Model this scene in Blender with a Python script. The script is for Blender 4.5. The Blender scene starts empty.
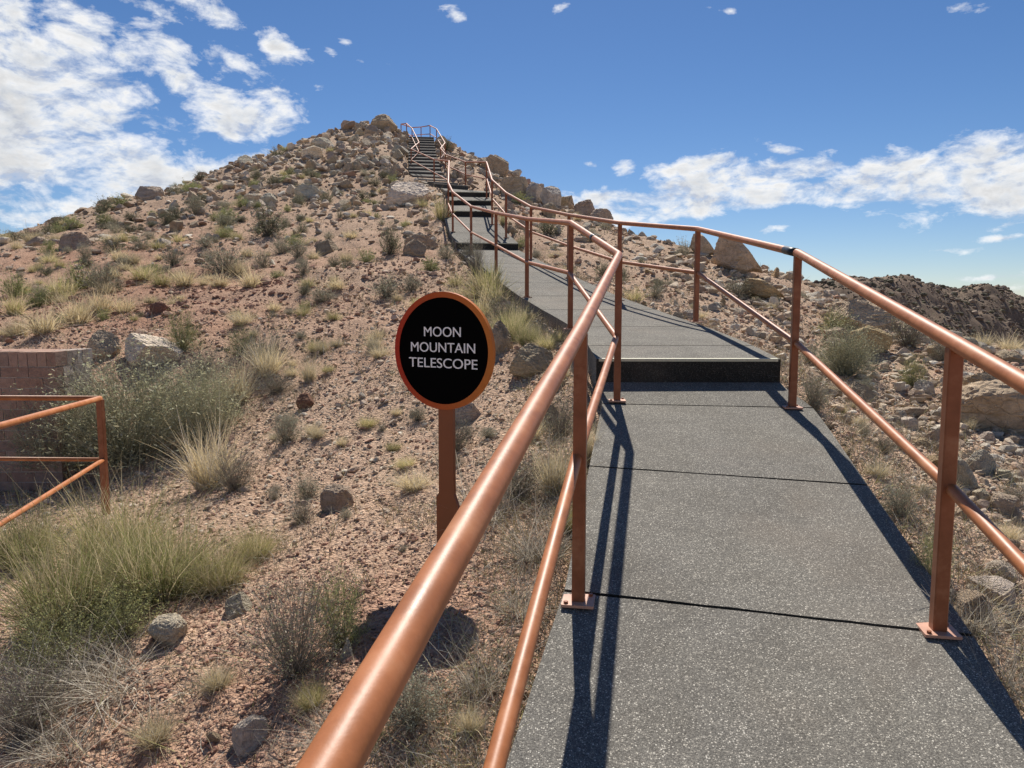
import bpy, math, random
import numpy as np
from mathutils import Vector, Matrix
random.seed(7)
R = np.random.default_rng(11)
sc = bpy.context.scene
COL = sc.collection
EYE = 1.7
F = 760.0
PITCH = math.atan((384 - 305) / F)

# ------------------------------------------------------------------ camera
cam = bpy.data.cameras.new('camera')
cam.sensor_width = 36.0
cam.lens = F / 1024 * 36.0
cam.clip_start = 0.02
cam.clip_end = 20000
camo = bpy.data.objects.new('camera', cam)
COL.objects.link(camo)
camo.location = (0, 0, EYE)
camo.rotation_euler = (math.pi / 2 - PITCH, 0, 0)
sc.camera = camo
sc.view_settings.view_transform = 'Standard'
sc.view_settings.look = 'None'
sc.view_settings.exposure = 0.34
sc.view_settings.gamma = 1.0
sc.cycles.max_bounces = 5
sc.cycles.diffuse_bounces = 2
sc.cycles.glossy_bounces = 2
sc.cycles.transparent_max_bounces = 8


def ray(px, py):
    u = (px - 512) / F
    v = (384 - py) / F
    y = math.cos(PITCH) + v * math.sin(PITCH)
    return u / y, (v * math.cos(PITCH) - math.sin(PITCH)) / y


def P(px, py, d):
    """Place in the world of something surveyed in the photo at distance d."""
    a, b = ray(px, py)
    return (a * d, d, b * d + EYE)


# ------------------------------------------------------------------ numpy noise
def vnoise(x, y, seed=0):
    x = np.asarray(x, float)
    y = np.asarray(y, float)
    xi = np.floor(x).astype(np.int64)
    yi = np.floor(y).astype(np.int64)
    fx = x - xi
    fy = y - yi
    fx = fx * fx * (3 - 2 * fx)
    fy = fy * fy * (3 - 2 * fy)

    def h(a, b):
        n = (a * 374761393 + b * 668265263 + seed * 1442695041) & 0xffffffff
        n = ((n ^ (n >> 13)) * 1274126177) & 0xffffffff
        n = n ^ (n >> 16)
        return (n & 0xffff) / 65535.0
    return ((h(xi, yi) * (1 - fx) + h(xi + 1, yi) * fx) * (1 - fy)
            + (h(xi, yi + 1) * (1 - fx) + h(xi + 1, yi + 1) * fx) * fy) * 2 - 1


def fbm(x, y, octs=5, seed=0, gain=.5):
    s = 0
    a = 1
    for o in range(octs):
        s = s + a * vnoise(x * 2 ** o + 17.3 * o, y * 2 ** o - 9.1 * o, seed + o)
        a *= gain
    return s


def noise3(p, seed=0):
    return (vnoise(p[:, 0] + 31 * p[:, 2], p[:, 1] - 17 * p[:, 2], seed)
            + vnoise(p[:, 1] * 1.1 + 5, p[:, 2] * 1.1 - 3, seed + 5)
            + vnoise(p[:, 2] * .9 - 8, p[:, 0] * 1.05 + 2, seed + 9)) / 3


# ------------------------------------------------------------------ object helpers
def tag(o, label=None, cat=None, group=None, kind=None):
    if label:
        o['label'] = label
    if cat:
        o['category'] = cat
    if group:
        o['group'] = group
    if kind:
        o['kind'] = kind
    return o


def mesh_np(name, V, Fc, mats, cols=None, smooth=False, midx=None):
    V = np.asarray(V, np.float32).reshape(-1, 3)
    Fc = np.asarray(Fc, np.int32)
    k = Fc.shape[1]
    me = bpy.data.meshes.new(name)
    me.vertices.add(len(V))
    me.vertices.foreach_set('co', V.ravel())
    me.loops.add(Fc.size)
    me.loops.foreach_set('vertex_index', Fc.ravel())
    me.polygons.add(len(Fc))
    me.polygons.foreach_set('loop_start', np.arange(0, Fc.size, k, dtype=np.int32))
    me.polygons.foreach_set('loop_total', np.full(len(Fc), k, np.int32))
    if midx is not None:
        me.polygons.foreach_set('material_index', np.asarray(midx, np.int32))
    me.polygons.foreach_set('use_smooth', np.full(len(Fc), bool(smooth)))
    if cols is not None:
        at = me.color_attributes.new('Col', 'FLOAT_COLOR', 'POINT')
        c = np.ones((len(V), 4), np.float32)
        c[:, :3] = cols
        at.data.foreach_set('color', c.ravel())
    for m in (mats if isinstance(mats, (list, tuple)) else [mats]):
        me.materials.append(m)
    me.update(calc_edges=True)
    return me


def link(name, me, parent=None, loc=None):
    o = bpy.data.objects.new(name, me)
    COL.objects.link(o)
    if parent:
        o.parent = parent
    if loc is not None:
        o.location = loc
    return o


def empty(name, loc, rz=0):
    o = bpy.data.objects.new(name, None)
    COL.objects.link(o)
    o.location = loc
    o.rotation_euler = (0, 0, rz)
    o.empty_display_size = .1
    return o


def polymesh(name, V, Fs, mats, midx=None, smooth=False):
    me = bpy.data.meshes.new(name)
    me.from_pydata([tuple(v) for v in V], [], Fs)
    if midx:
        me.polygons.foreach_set('material_index', midx)
    me.polygons.foreach_set('use_smooth', [smooth] * len(me.polygons))
    for m in (mats if isinstance(mats, (list, tuple)) else [mats]):
        me.materials.append(m)
    me.update()
    return me


# ------------------------------------------------------------------ material helpers
class NT:
    def __init__(s, mat):
        mat.use_nodes = True
        s.t = mat.node_tree
        s.t.nodes.clear()

    def n(s, typ, **kw):
        nd = s.t.nodes.new(typ)
        for k, v in kw.items():
            if k.startswith('i_'):
                key = k[2:]
                key = int(key) if key.isdigit() else key
                nd.inputs[key].default_value = v
            else:
                setattr(nd, k, v)
        return nd

    def l(s, a, b):
        s.t.links.new(a, b)

    def math(s, op, a, b=None, c=None, clamp=False):
        nd = s.t.nodes.new('ShaderNodeMath')
        nd.operation = op
        nd.use_clamp = clamp
        for i, v in enumerate((a, b, c)):
            if v is None:
                continue
            if isinstance(v, (int, float)):
                nd.inputs[i].default_value = v
            else:
                s.l(v, nd.inputs[i])
        return nd.outputs[0]

    def ramp(s, fac, stops, interp='LINEAR'):
        nd = s.t.nodes.new('ShaderNodeValToRGB')
        cr = nd.color_ramp
        cr.interpolation = interp
        while len(cr.elements) < len(stops):
            cr.elements.new(.5)
        for e, (p, c) in zip(cr.elements, stops):
            e.position = p
            e.color = (*c, 1) if len(c) == 3 else c
        s.l(fac, nd.inputs[0])
        return nd.outputs[0]

    def mix(s, fac, a, b, blend='MIX'):
        nd = s.t.nodes.new('ShaderNodeMix')
        nd.data_type = 'RGBA'
        nd.blend_type = blend
        for i, v in ((0, fac), (6, a), (7, b)):
            if isinstance(v, (int, float)):
                nd.inputs[i].default_value = v
            elif isinstance(v, tuple):
                nd.inputs[i].default_value = (*v, 1)
            else:
                s.l(v, nd.inputs[i])
        return nd.outputs[2]

    def noise(s, vec, scale, detail=4, rough=.55, dist=0):
        nd = s.n('ShaderNodeTexNoise')
        nd.inputs['Scale'].default_value = scale
        nd.inputs['Detail'].default_value = detail
        nd.inputs['Roughness'].default_value = rough
        nd.inputs['Distortion'].default_value = dist
        s.l(vec, nd.inputs['Vector'])
        return nd

    def voro(s, vec, scale, feature='F1'):
        nd = s.n('ShaderNodeTexVoronoi')
        nd.feature = feature
        nd.inputs['Scale'].default_value = scale
        s.l(vec, nd.inputs['Vector'])
        return nd

    def out(s, color, rough=.8, bump=None, bstr=.3, bdist=.01, spec=.3, metal=0):
        b = s.n('ShaderNodeBsdfPrincipled')
        if isinstance(color, tuple):
            b.inputs['Base Color'].default_value = (*color, 1)
        else:
            s.l(color, b.inputs['Base Color'])
        if isinstance(rough, (int, float)):
            b.inputs['Roughness'].default_value = rough
        else:
            s.l(rough, b.inputs['Roughness'])
        b.inputs['Specular IOR Level'].default_value = spec
        b.inputs['Metallic'].default_value = metal
        if bump is not None:
            bn = s.n('ShaderNodeBump')
            bn.inputs['Strength'].default_value = bstr
            bn.inputs['Distance'].default_value = bdist
            s.l(bump, bn.inputs['Height'])
            s.l(bn.outputs[0], b.inputs['Normal'])
        o = s.n('ShaderNodeOutputMaterial')
        s.l(b.outputs[0], o.inputs[0])
        return b


def newmat(name):
    m = bpy.data.materials.new(name)
    return m, NT(m)


def mat_ground():
    m, t = newmat('desert_soil')
    co = t.n('ShaderNodeTexCoord').outputs['Object']
    at = t.n('ShaderNodeAttribute', attribute_name='Col').outputs['Color']
    n1 = t.noise(co, 2.2, 6, .6)
    n2 = t.noise(co, 14, 5, .65)
    v1 = t.voro(co, 38)
    v2 = t.voro(co, 95)
    c = t.mix(t.math('MULTIPLY', n1.outputs[0], .5), at, (.52, .42, .32))
    vr = t.ramp(v1.outputs['Color'], [(0, (.62, .55, .5)), (.45, (.95, .9, .88)), (1, (1.5, 1.45, 1.38))])
    c = t.mix(.75, c, vr, 'MULTIPLY')
    v2r = t.ramp(v2.outputs['Color'], [(0, (.7, .65, .62)), (1, (1.35, 1.33, 1.3))])
    c = t.mix(.6, c, v2r, 'MULTIPLY')
    edge = t.ramp(v1.outputs['Distance'], [(0, (1, 1, 1)), (.5, (.93, .93, .93)), (1, (.6, .58, .55))])
    c = t.mix(.6, c, edge, 'MULTIPLY')
    nr = t.ramp(n2.outputs[0], [(.3, (.72, .68, .64)), (.7, (1.2, 1.2, 1.2))])
    c = t.mix(.6, c, nr, 'MULTIPLY')
    h = t.math('ADD', t.math('MULTIPLY', v1.outputs['Distance'], -.8), t.math('MULTIPLY', n2.outputs[0], 1.2))
    h = t.math('ADD', h, t.math('MULTIPLY', v2.outputs['Distance'], -.35))
    t.out(c, .95, h, .9, .025, .1)
    return m


def mat_rock(name='rock'):
    m, t = newmat(name)
    co = t.n('ShaderNodeTexCoord').outputs['Object']
    oi = t.n('ShaderNodeObjectInfo')
    base = oi.outputs['Color']
    mp = t.n('ShaderNodeMapping')
    mp.inputs['Scale'].default_value = (1, 1, 2.6)
    t.l(co, mp.inputs[0])
    n1 = t.noise(mp.outputs[0], 2.1, 7, .65, .4)
    n2 = t.noise(co, 11, 6, .7)
    v = t.voro(co, 5.5, 'DISTANCE_TO_EDGE')
    c = t.mix(1, base, t.ramp(n1.outputs[0], [(.25, (.70, .65, .60)), (.5, (1.0, .98, .95)), (.75, (1.25, 1.22, 1.18))]), 'MULTIPLY')
    c = t.mix(1, c, t.ramp(n2.outputs[0], [(.3, (.76, .73, .70)), (.55, (1, 1, 1)), (.8, (1.2, 1.2, 1.2))]), 'MULTIPLY')
    h = t.math('ADD', t.math('MULTIPLY', n1.outputs[0], 1.5), n2.outputs[0])
    h = t.math('ADD', h, t.math('MULTIPLY', t.math('MINIMUM', v.outputs[0], .06), 5))
    t.out(c, .92, h, .8, .06, .15)
    return m


def mat_vcol(name, rough=.9, bumpscale=None, rnd=.3, trans=0):
    m, t = newmat(name)
    at = t.n('ShaderNodeAttribute', attribute_name='Col').outputs['Color']
    oi = t.n('ShaderNodeObjectInfo')
    c = at
    if rnd:
        k = t.n('ShaderNodeHueSaturation')
        t.l(at, k.inputs['Color'])
        t.l(t.math('MULTIPLY_ADD', oi.outputs['Random'], rnd * 2, 1 - rnd), k.inputs['Value'])
        c = k.outputs[0]
    if bumpscale:
        co = t.n('ShaderNodeTexCoord').outputs['Object']
        n = t.noise(co, bumpscale, 5, .65)
        c = t.mix(.5, c, t.ramp(n.outputs[0], [(.3, (.6, .58, .55)), (.7, (1.3, 1.3, 1.3))]), 'MULTIPLY')
        t.out(c, rough, n.outputs[0], .6, .02, .15)
    else:
        b = t.out(c, rough, spec=.2)
        if trans:
            tr = t.n('ShaderNodeBsdfTranslucent')
            t.l(c, tr.inputs[0])
            mx = t.n('ShaderNodeMixShader')
            mx.inputs[0].default_value = trans
            t.l(b.outputs[0], mx.inputs[1])
            t.l(tr.outputs[0], mx.inputs[2])
            o = [x for x in t.t.nodes if x.type == 'OUTPUT_MATERIAL'][0]
            t.l(mx.outputs[0], o.inputs[0])
    return m


def mat_aggregate(name, dark=1.0, fleck=True):
    m, t = newmat(name)
    co = t.n('ShaderNodeTexCoord').outputs['Object']
    v = t.voro(co, 165)
    v.inputs['Randomness'].default_value = 1
    v3 = t.voro(co, 290)
    n = t.noise(co, 1.3, 5, .6)
    n2 = t.noise(co, 60, 3, .6)
    # per-stone random grey: most dark, a few pale
    sep = t.n('ShaderNodeSeparateColor')
    t.l(v.outputs['Color'], sep.inputs[0])
    stone = t.ramp(sep.outputs[0], [(0, (.09, .083, .072)), (.3, (.13, .12, .105)), (.6, (.175, .162, .14)), (.84, (.23, .212, .182)), (.90, (.48, .44, .37)), (1, (.62, .58, .50))], 'LINEAR')
    sep3 = t.n('ShaderNodeSeparateColor')
    t.l(v3.outputs['Color'], sep3.inputs[0])
    fine = t.ramp(sep3.outputs[0], [(0, (.09, .083, .073)), (.6, (.165, .153, .133)), (.9, (.24, .222, .19)), (1, (.46, .42, .35))])
    msk = t.ramp(v.outputs['Distance'], [(.34, (0, 0, 0)), (.5, (1, 1, 1))])
    c = t.mix(msk, stone, fine)
    c = t.mix(.5, c, t.ramp(n.outputs[0], [(.3, (.8, .8, .82)), (.7, (1.15, 1.14, 1.1))]), 'MULTIPLY')
    c = t.mix(1, c, (dark, dark, dark), 'MULTIPLY')
    st = t.ramp(t.noise(co, 2.7, 7, .62, .6).outputs[0], [(.42, (1, 1, 1)), (.60, (.80, .79, .78)), (.72, (.70, .68, .66))])
    c = t.mix(.6, c, st, 'MULTIPLY')
    dust = t.ramp(t.noise(co, .9, 6, .6).outputs[0], [(.52, (0, 0, 0)), (.75, (.28, .28, .28))])
    c = t.mix(dust, c, (.27, .215, .165))
    h = t.math('ADD', t.math('MULTIPLY', v.outputs['Distance'], -1), n2.outputs[0])
    t.out(c, .9, h, .35, .004, .1)
    return m


def mat_paint(name, col, rough=.34, worn=.25):
    m, t = newmat(name)
    co = t.n('ShaderNodeTexCoord').outputs['Object']
    n = t.noise(co, 9, 6, .65)
    n2 = t.noise(co, 120, 3, .6)
    a = tuple(x * .82 for x in col)
    b = tuple(min(1, x * 1.15 + .01) for x in col)
    c = t.mix(t.ramp(n.outputs[0], [(.35, (0, 0, 0)), (.65, (1, 1, 1))]), a, b)
    ch = t.ramp(t.noise(co, 26, 4, .7).outputs[0], [(.70, (0, 0, 0)), (.73, (1, 1, 1))])
    c = t.mix(t.math('MULTIPLY', ch, worn), c, (.08, .045, .03))
    du = t.ramp(t.noise(co, 4.5, 7, .7).outputs[0], [(.5, (0, 0, 0)), (.72, (.32, .32, .32))])
    c = t.mix(du, c, (.46, .28, .15))
    r = t.math('MULTIPLY_ADD', n.outputs[0], .2, rough - .1)
    t.out(c, r, t.math('ADD', n.outputs[0], t.math('MULTIPLY', n2.outputs[0], .2)), .25, .004, .4)
    return m


def mat_flat(name, col, rough=.6, spec=.3, nsc=30, var=.2):
    m, t = newmat(name)
    co = t.n('ShaderNodeTexCoord').outputs['Object']
    n = t.noise(co, nsc, 5, .6)
    c = t.mix(n.outputs[0], tuple(x * (1 - var) for x in col), tuple(min(1, x * (1 + var)) for x in col))
    t.out(c, rough, n.outputs[0], .2, .003, spec)
    return m


M_ground = mat_ground()
M_rock = mat_rock()
M_gravel = mat_vcol('gravel', .93, 30, 0)
M_plant = mat_vcol('plant', .75, None, .22, .35)
M_twig = mat_vcol('dry_stems', .85, None, .2, 0)
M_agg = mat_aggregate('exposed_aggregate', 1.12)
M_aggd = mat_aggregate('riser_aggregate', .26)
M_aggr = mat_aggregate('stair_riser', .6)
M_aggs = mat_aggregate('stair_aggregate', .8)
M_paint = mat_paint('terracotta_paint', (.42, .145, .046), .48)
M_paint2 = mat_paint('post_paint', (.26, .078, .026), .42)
M_plate = mat_paint('plate_paint', (.56, .30, .20), .45, .35)
M_tape = mat_flat('black_sleeve', (.02, .02, .02), .4)
M_joint = mat_flat('joint_filler', (.012, .011, .01), .9)
M_nose = mat_flat('sunlit_nosing_paint', (.62, .58, .42), .6, .3, 60, .3)

M_nose2 = mat_flat('sunlit_nosing', (.50, .45, .37), .8, .1, 60, .3)  # sunlit edges of the stair steps, put into a pale colour

# ------------------------------------------------------------------ path survey (x, y, z relative to the eye)
PATH = np.array([(-.55, -5.5, -2.72), (.42, 0, -1.70), (.925, 2.8, -1.185), (1.40, 5.54, -.72), (1.40, 6.05, -.54), (1.41, 7.0, -.35),
                 (1.34, 8.18, -.22), (.86, 10.67, .09), (.35, 13.2, .5), (-.18, 15.9, .96), (-.57, 17.95, 1.36),
                 (-.86, 19.6, 1.85), (-1.26, 22.5, 2.62), (-1.38, 25.0, 3.3), (-1.50, 26.5, 3.8), (-1.85, 28.4, 4.3), (-2.45, 29.6, 4.55),
                 (-3.67, 33.0, 5.62), (-4.4, 38.2, 7.4), (-5.1, 44.0, 9.35), (-5.35, 47.5, 9.4)])
PATH[:, 2] += EYE


def path_near(x, y):
    """distance to the path's centre line and the path's height there"""
    x = np.asarray(x, float)
    y = np.asarray(y, float)
    best = np.full(x.shape, 1e9)
    zz = np.zeros(x.shape)
    for a, b in zip(PATH[:-1], PATH[1:]):
        dx, dy = b[0] - a[0], b[1] - a[1]
        tt = np.clip(((x - a[0]) * dx + (y - a[1]) * dy) / (dx * dx + dy * dy), 0, 1)
        d = np.hypot(x - a[0] - tt * dx, y - a[1] - tt * dy)
        z = a[2] + tt * (b[2] - a[2])
        m = d < best
        best = np.where(m, d, best)
        zz = np.where(m, z, zz)
    return best, zz


# ------------------------------------------------------------------ terrain survey
CT = []
for px, py, d in [
    # left foreground
    (443, 545, 3.83), (405, 645, 2.8), (245, 742, 2.55), (163, 633, 3.35), (0, 765, 2.7), (0, 610, 4.1), (100, 520, 6.2), (150, 480, 7.4),
    (100, 366, 9.6), (285, 447, 7.0), (335, 510, 5.0), (465, 420, 6.5), (533, 372, 7.0), (560, 470, 4.6), (300, 378, 9.2), (180, 350, 10.2),
    (20, 335, 11.5), (60, 322, 12.4), (90, 290, 15), (0, 300, 13.8), (265, 350, 10.2), (390, 296, 12.5), (480, 280, 13.2), (220, 272, 16.6),
    (265, 238, 20.5), (70, 248, 20), (0, 252, 22), (392, 250, 17.5), (425, 250, 17.3), (415, 206, 25), (330, 255, 18.5), (150, 300, 14), (400, 360, 8.7),
    (340, 205, 27), (380, 170, 33), (300, 190, 29), (200, 225, 24), (430, 225, 21.5), (400, 150, 38),
    # left skyline
    (-60, 246, 26), (0, 238, 28), (45, 226, 29.5), (78, 213, 30.5), (100, 203, 31), (137, 196, 32), (168, 192, 33), (203, 181, 35), (219, 172, 36), (250, 165, 37),
    (281, 155, 38.5), (312, 141, 40.5), (336, 133, 42), (375, 126, 44), (395, 130, 45), (425, 143, 46),
    # right skyline
    (447, 146, 45), (462, 156, 41), (480, 162, 38), (497, 174, 34), (524, 190, 31), (546, 200, 28), (561, 210, 26.5), (600, 224, 25), (628, 238, 24), (660, 244, 22),
    (690, 252, 20), (757, 279, 17), (790, 297, 15.5), (851, 312, 15.5), (920, 330, 13.5), (984, 349, 12), (1024, 356, 11), (1130, 385, 10.5),
    # right side
    (1003, 405, 8), (861, 392, 7.8), (820, 403, 6.3), (902, 515, 3.95), (978, 625, 2.95), (1024, 740, 2.35), (1010, 590, 3.4), (1000, 480, 5.1), (912, 422, 6.8),
    (840, 362, 9.4), (800, 333, 11.5), (720, 310, 12), (634, 297, 12), (602, 272, 15), (549, 238, 20.5), (521, 203, 26), (690, 272, 16), (560, 220, 24), (492, 190, 30),
    (760, 300, 13.5), (1100, 520, 5), (1100, 640, 3.3),
]:
    CT.append(P(px, py, d))
for s in PATH:
    tx = 0
    for off in (-.8, .8):
        CT.append((s[0] + off, s[1], s[2] - .10))
# behind the crest and behind the camera
for x, y, z in [(-40, 45, -3), (-60, 20, -5), (-35, 60, 2), (-20, 60, 4), (-5, 62, 8), (-22, 38, 2.6), (-28, 30, .4), (-30, 15, -1.5), (-15, 5, -1.3), (-12, -3, -1.9), (0, -8, -3.2), (-12, -20, -5), (12, -20, -7), (10, -4, -4.5),
                (14, 8, -4.5), (16, 15, -6), (12, 24, -3), (10, 32, -2), (5, 42, 3), (22, 24, -9), (20, 40, -7), (8, 58, 1), (30, 10, -12), (3.4, -2, -2.4), (-3, -2, -2.3), (-4, 0, -1.9), (9, 20, -.2)]:
    CT.append((x, y, z + EYE))
CT = np.array(CT)


def tps_fit(pts, lam):
    n = len(pts)
    XY = pts[:, :2] / 10
    r2 = ((XY[:, None] - XY[None]) ** 2).sum(-1)
    K = np.where(r2 > 0, .5 * r2 * np.log(np.maximum(r2, 1e-12)), 0) + lam * np.eye(n)
    Q = np.c_[np.ones(n), XY]
    A = np.block([[K, Q], [Q.T, np.zeros((3, 3))]])
    w = np.linalg.solve(A, np.r_[pts[:, 2], np.zeros(3)])
    return XY, w


_XY, _W = tps_fit(CT, .0004)


def tps_eval(x, y):
    x = np.asarray(x, float)
    y = np.asarray(y, float)
    shp = x.shape
    x = x.ravel() / 10
    y = y.ravel() / 10
    out = np.empty(len(x))
    for i in range(0, len(x), 20000):
        a, b = x[i:i + 20000], y[i:i + 20000]
        r2 = (a[:, None] - _XY[None, :, 0]) ** 2 + (b[:, None] - _XY[None, :, 1]) ** 2
        U = .5 * r2 * np.log(np.maximum(r2, 1e-12))
        out[i:i + 20000] = U @ _W[:-3] + _W[-3] + _W[-2] * a + _W[-1] * b
    return out.reshape(shp)


def sstep(a, b, x):
    t = np.clip((x - a) / (b - a), 0, 1)
    return t * t * (3 - 2 * t)


def height(x, y, detail=True):
    x = np.asarray(x, float)
    y = np.asarray(y, float)
    z = tps_eval(x, y)
    # the low yard in front of the brick wall
    mk = sstep(-3.5, -4.5, x) * sstep(8.35, 7.75, y) * sstep(5.2, 6.2, y)
    z = z * (1 - mk) + (EYE - 1.92) * mk
    r = np.hypot(x, y - 20)
    far = sstep(42, 85, r)
    z = z * (1 - far) + (-9.5) * far
    if detail:
        amp = .35 + .65 * sstep(1, 14, np.hypot(x, y))
        z = z + amp * (.10 * fbm(x * .55, y * .55, 3, 3) + .045 * fbm(x * 2.2, y * 2.2, 4, 9)) + .012 * fbm(x * 11, y * 11, 3, 21)
    pd, pz = path_near(x, y)
    k = sstep(.73, .93, pd)
    # soil banked against the paving, but for the open side of the first step
    op = sstep(5.3, 5.9, y) * sstep(7.6, 7.0, y) * (x < 1.2)
    bank = pz - .035 - np.maximum(pd - .78, 0) * .50 - op * .45
    z = np.where(y < 28, np.maximum(z, np.minimum(bank, z + .6)), z)
    side = np.where(x > 0, 0, 0)
    tgt = pz - .16
    z = tgt * (1 - k) + z * k
    return z


def hit(px, py, dmin=1.2, dmax=70):
    """Distance at which the line of sight surveyed in the photo meets the ground."""
    a, b = ray(px, py)
    d = np.concatenate([np.arange(dmin, 12, .03), np.arange(12, dmax, .1)])
    g = height(a * d, d, False)
    below = (b * d + EYE) <= g
    i = np.argmax(below)
    if not below[i]:
        return None
    return float(d[i])


# ------------------------------------------------------------------ ground mesh
def build_ground():
    th_f = np.radians(np.arange(-50, 50.01, .17))
    th_b = np.radians(np.arange(53, 308, 3.0))
    th = np.concatenate([th_f, th_b])
    r = np.concatenate([[.02], np.geomspace(.4, 60, 560), np.geomspace(62, 160, 30)])
    TH, RR = np.meshgrid(th, r)
    X = np.sin(TH) * RR
    Y = np.cos(TH) * RR
    Z = height(X, Y)
    nr, nt = X.shape
    V = np.stack([X, Y, Z], -1).reshape(-1, 3)
    i = np.arange(nr - 1)[:, None]
    j = np.arange(nt)[None]
    j2 = (j + 1) % nt
    Fc = np.stack([i * nt + j, i * nt + j2, (i + 1) * nt + j2, (i + 1) * nt + j], -1).reshape(-1, 4)
    x, y = V[:, 0], V[:, 1]
    tan = np.array([.52, .40, .29])
    red = np.array([.40, .215, .145])
    pink = np.array([.51, .362, .262])
    n = fbm(x * .35, y * .35, 4, 41)
    rm = np.zeros(len(x))
    for cx, cy, rr, s in [(-6.5, 14, 3.2, 1.1), (-4.6, 12, 2.6, .9), (-10.5, 19, 4.5, .8), (-.45, 2.9, .75, .8), (-2.6, 10.5, 2.5, .55), (-1.3, 2.3, .6, .45), (-3.5, 16, 3, .5), (-12, 24, 5, .5)]:
        rm = np.maximum(rm, s * np.exp(-((x - cx) ** 2 + (y - cy) ** 2) / rr ** 2))
    rm = np.clip(rm + n * .28, 0, 1)[:, None]
    up = sstep(18, 34, y)[:, None] * .8 + sstep(1.5, 4, x)[:, None] * .5
    up = np.clip(up + n[:, None] * .3, 0, 1)
    c = pink * (1 - up) + tan * up
    c = c * (1 - rm) + red * rm
    me = mesh_np('ground', V, Fc, M_ground, c, True)
    tag(link('ground', me), 'stony reddish tan desert hillside', None, None, 'structure')
    # plain reaching the horizon
    a = np.linspace(0, 2 * np.pi, 97)[:-1]
    V = []
    for rr in (90, 400, 2500, 9000):
        V += [(rr * math.cos(t), rr * math.sin(t), -9.8 - rr * .012) for t in a]
    Fs = []
    for k in range(3):
        for q in range(96):
            q2 = (q + 1) % 96
            Fs.append((k * 96 + q, k * 96 + q2, (k + 1) * 96 + q2, (k + 1) * 96 + q))
    me = mesh_np('plain', np.array(V), np.array(Fs)[:, ::-1], M_ground, np.tile([.33, .24, .17], (len(V), 1)), True)
    tag(link('plain', me), 'flat desert plain far below the hill', None, None, 'structure')


build_ground()


# ------------------------------------------------------------------ rocks
def ico(sub):
    t = (1 + 5 ** .5) / 2
    V = [(-1, t, 0), (1, t, 0), (-1, -t, 0), (1, -t, 0), (0, -1, t), (0, 1, t), (0, -1, -t), (0, 1, -t), (t, 0, -1), (t, 0, 1), (-t, 0, -1), (-t, 0, 1)]
    Fc = [(0, 11, 5), (0, 5, 1), (0, 1, 7), (0, 7, 10), (0, 10, 11), (1, 5, 9), (5, 11, 4), (11, 10, 2), (10, 7, 6), (7, 1, 8), (3, 9, 4), (3, 4, 2), (3, 2, 6), (3, 6, 8), (3, 8, 9), (4, 9, 5), (2, 4, 11), (6, 2, 10), (8, 6, 7), (9, 8, 1)]
    V = [np.array(v) / np.linalg.norm(v) for v in V]
    for _ in range(sub):
        mid = {}
        G = []

        def m(a, b):
            k = (min(a, b), max(a, b))
            if k not in mid:
                v = V[a] + V[b]
                V.append(v / np.linalg.norm(v))
                mid[k] = len(V) - 1
            return mid[k]
        for a, b, c in Fc:
            ab, bc, ca = m(a, b), m(b, c), m(c, a)
            G += [(a, ab, ca), (b, bc, ab), (c, ca, bc), (ab, bc, ca)]
        Fc = G
    return np.array(V), np.array(Fc)


ICO = {k: ico(k) for k in (0, 1, 2, 3, 4)}


def rock_verts(sub, rng, ncut=9, depth=(.55, .9), noise=.06):
    V, Fc = ICO[sub]
    V = V.copy()
    for _ in range(ncut):
        n = rng.normal(size=3)
        n /= np.linalg.norm(n)
        d = rng.uniform(*depth)
        s = V @ n
        V -= np.outer(np.maximum(s - d, 0), n) * .97
    if noise:
        V *= (1 + noise * noise3(V * 2.3 + rng.uniform(0, 50, 3), 3) + noise * .5 * noise3(V * 6 + rng.uniform(0, 50, 3), 7))[:, None]
    ext = (V.max(0) - V.min(0)) / 2
    V = (V - (V.max(0) + V.min(0)) / 2) / ext * .5
    return V, Fc


ROCK_HI = []
for k in range(10):
    rg = np.random.default_rng(100 + k)
    V, Fc = rock_verts(4, rg, rg.integers(8, 16), (.5, .88), .10)
    ROCK_HI.append(mesh_np('boulder', V, Fc, M_rock, None, False))
ROCK_LO = []
for k in range(12):
    rg = np.random.default_rng(200 + k)
    V, Fc = rock_verts(3, rg, rg.integers(6, 13), (.45, .85), .09)
    ROCK_LO.append(mesh_np('rock', V, Fc, M_rock, None, False))

TAN = (.60, .475, .345)
PALE = (.80, .69, .54)
GREY = (.64, .565, .455)
BRN = (.52, .415, .305)
RED = (.38, .21, .145)
OCH = (.56, .42, .26)
placed = []      # (x, y, radius) of everything standing on the ground


def wedge(seed):
    V, Fc = rock_verts(4, np.random.default_rng(seed), 12, (.55, .9), .07)
    x = V[:, 0]
    top = 1 - .85 * np.clip((x + .12) / .62, 0, 1) ** 1.1
    V[:, 2] = (V[:, 2] + .5) * top - .5
    return mesh_np('boulder', V, Fc, M_rock)


WEDGE = wedge(77)


def gz(x, y):
    return float(height(np.array([x]), np.array([y]))[0])


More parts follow.
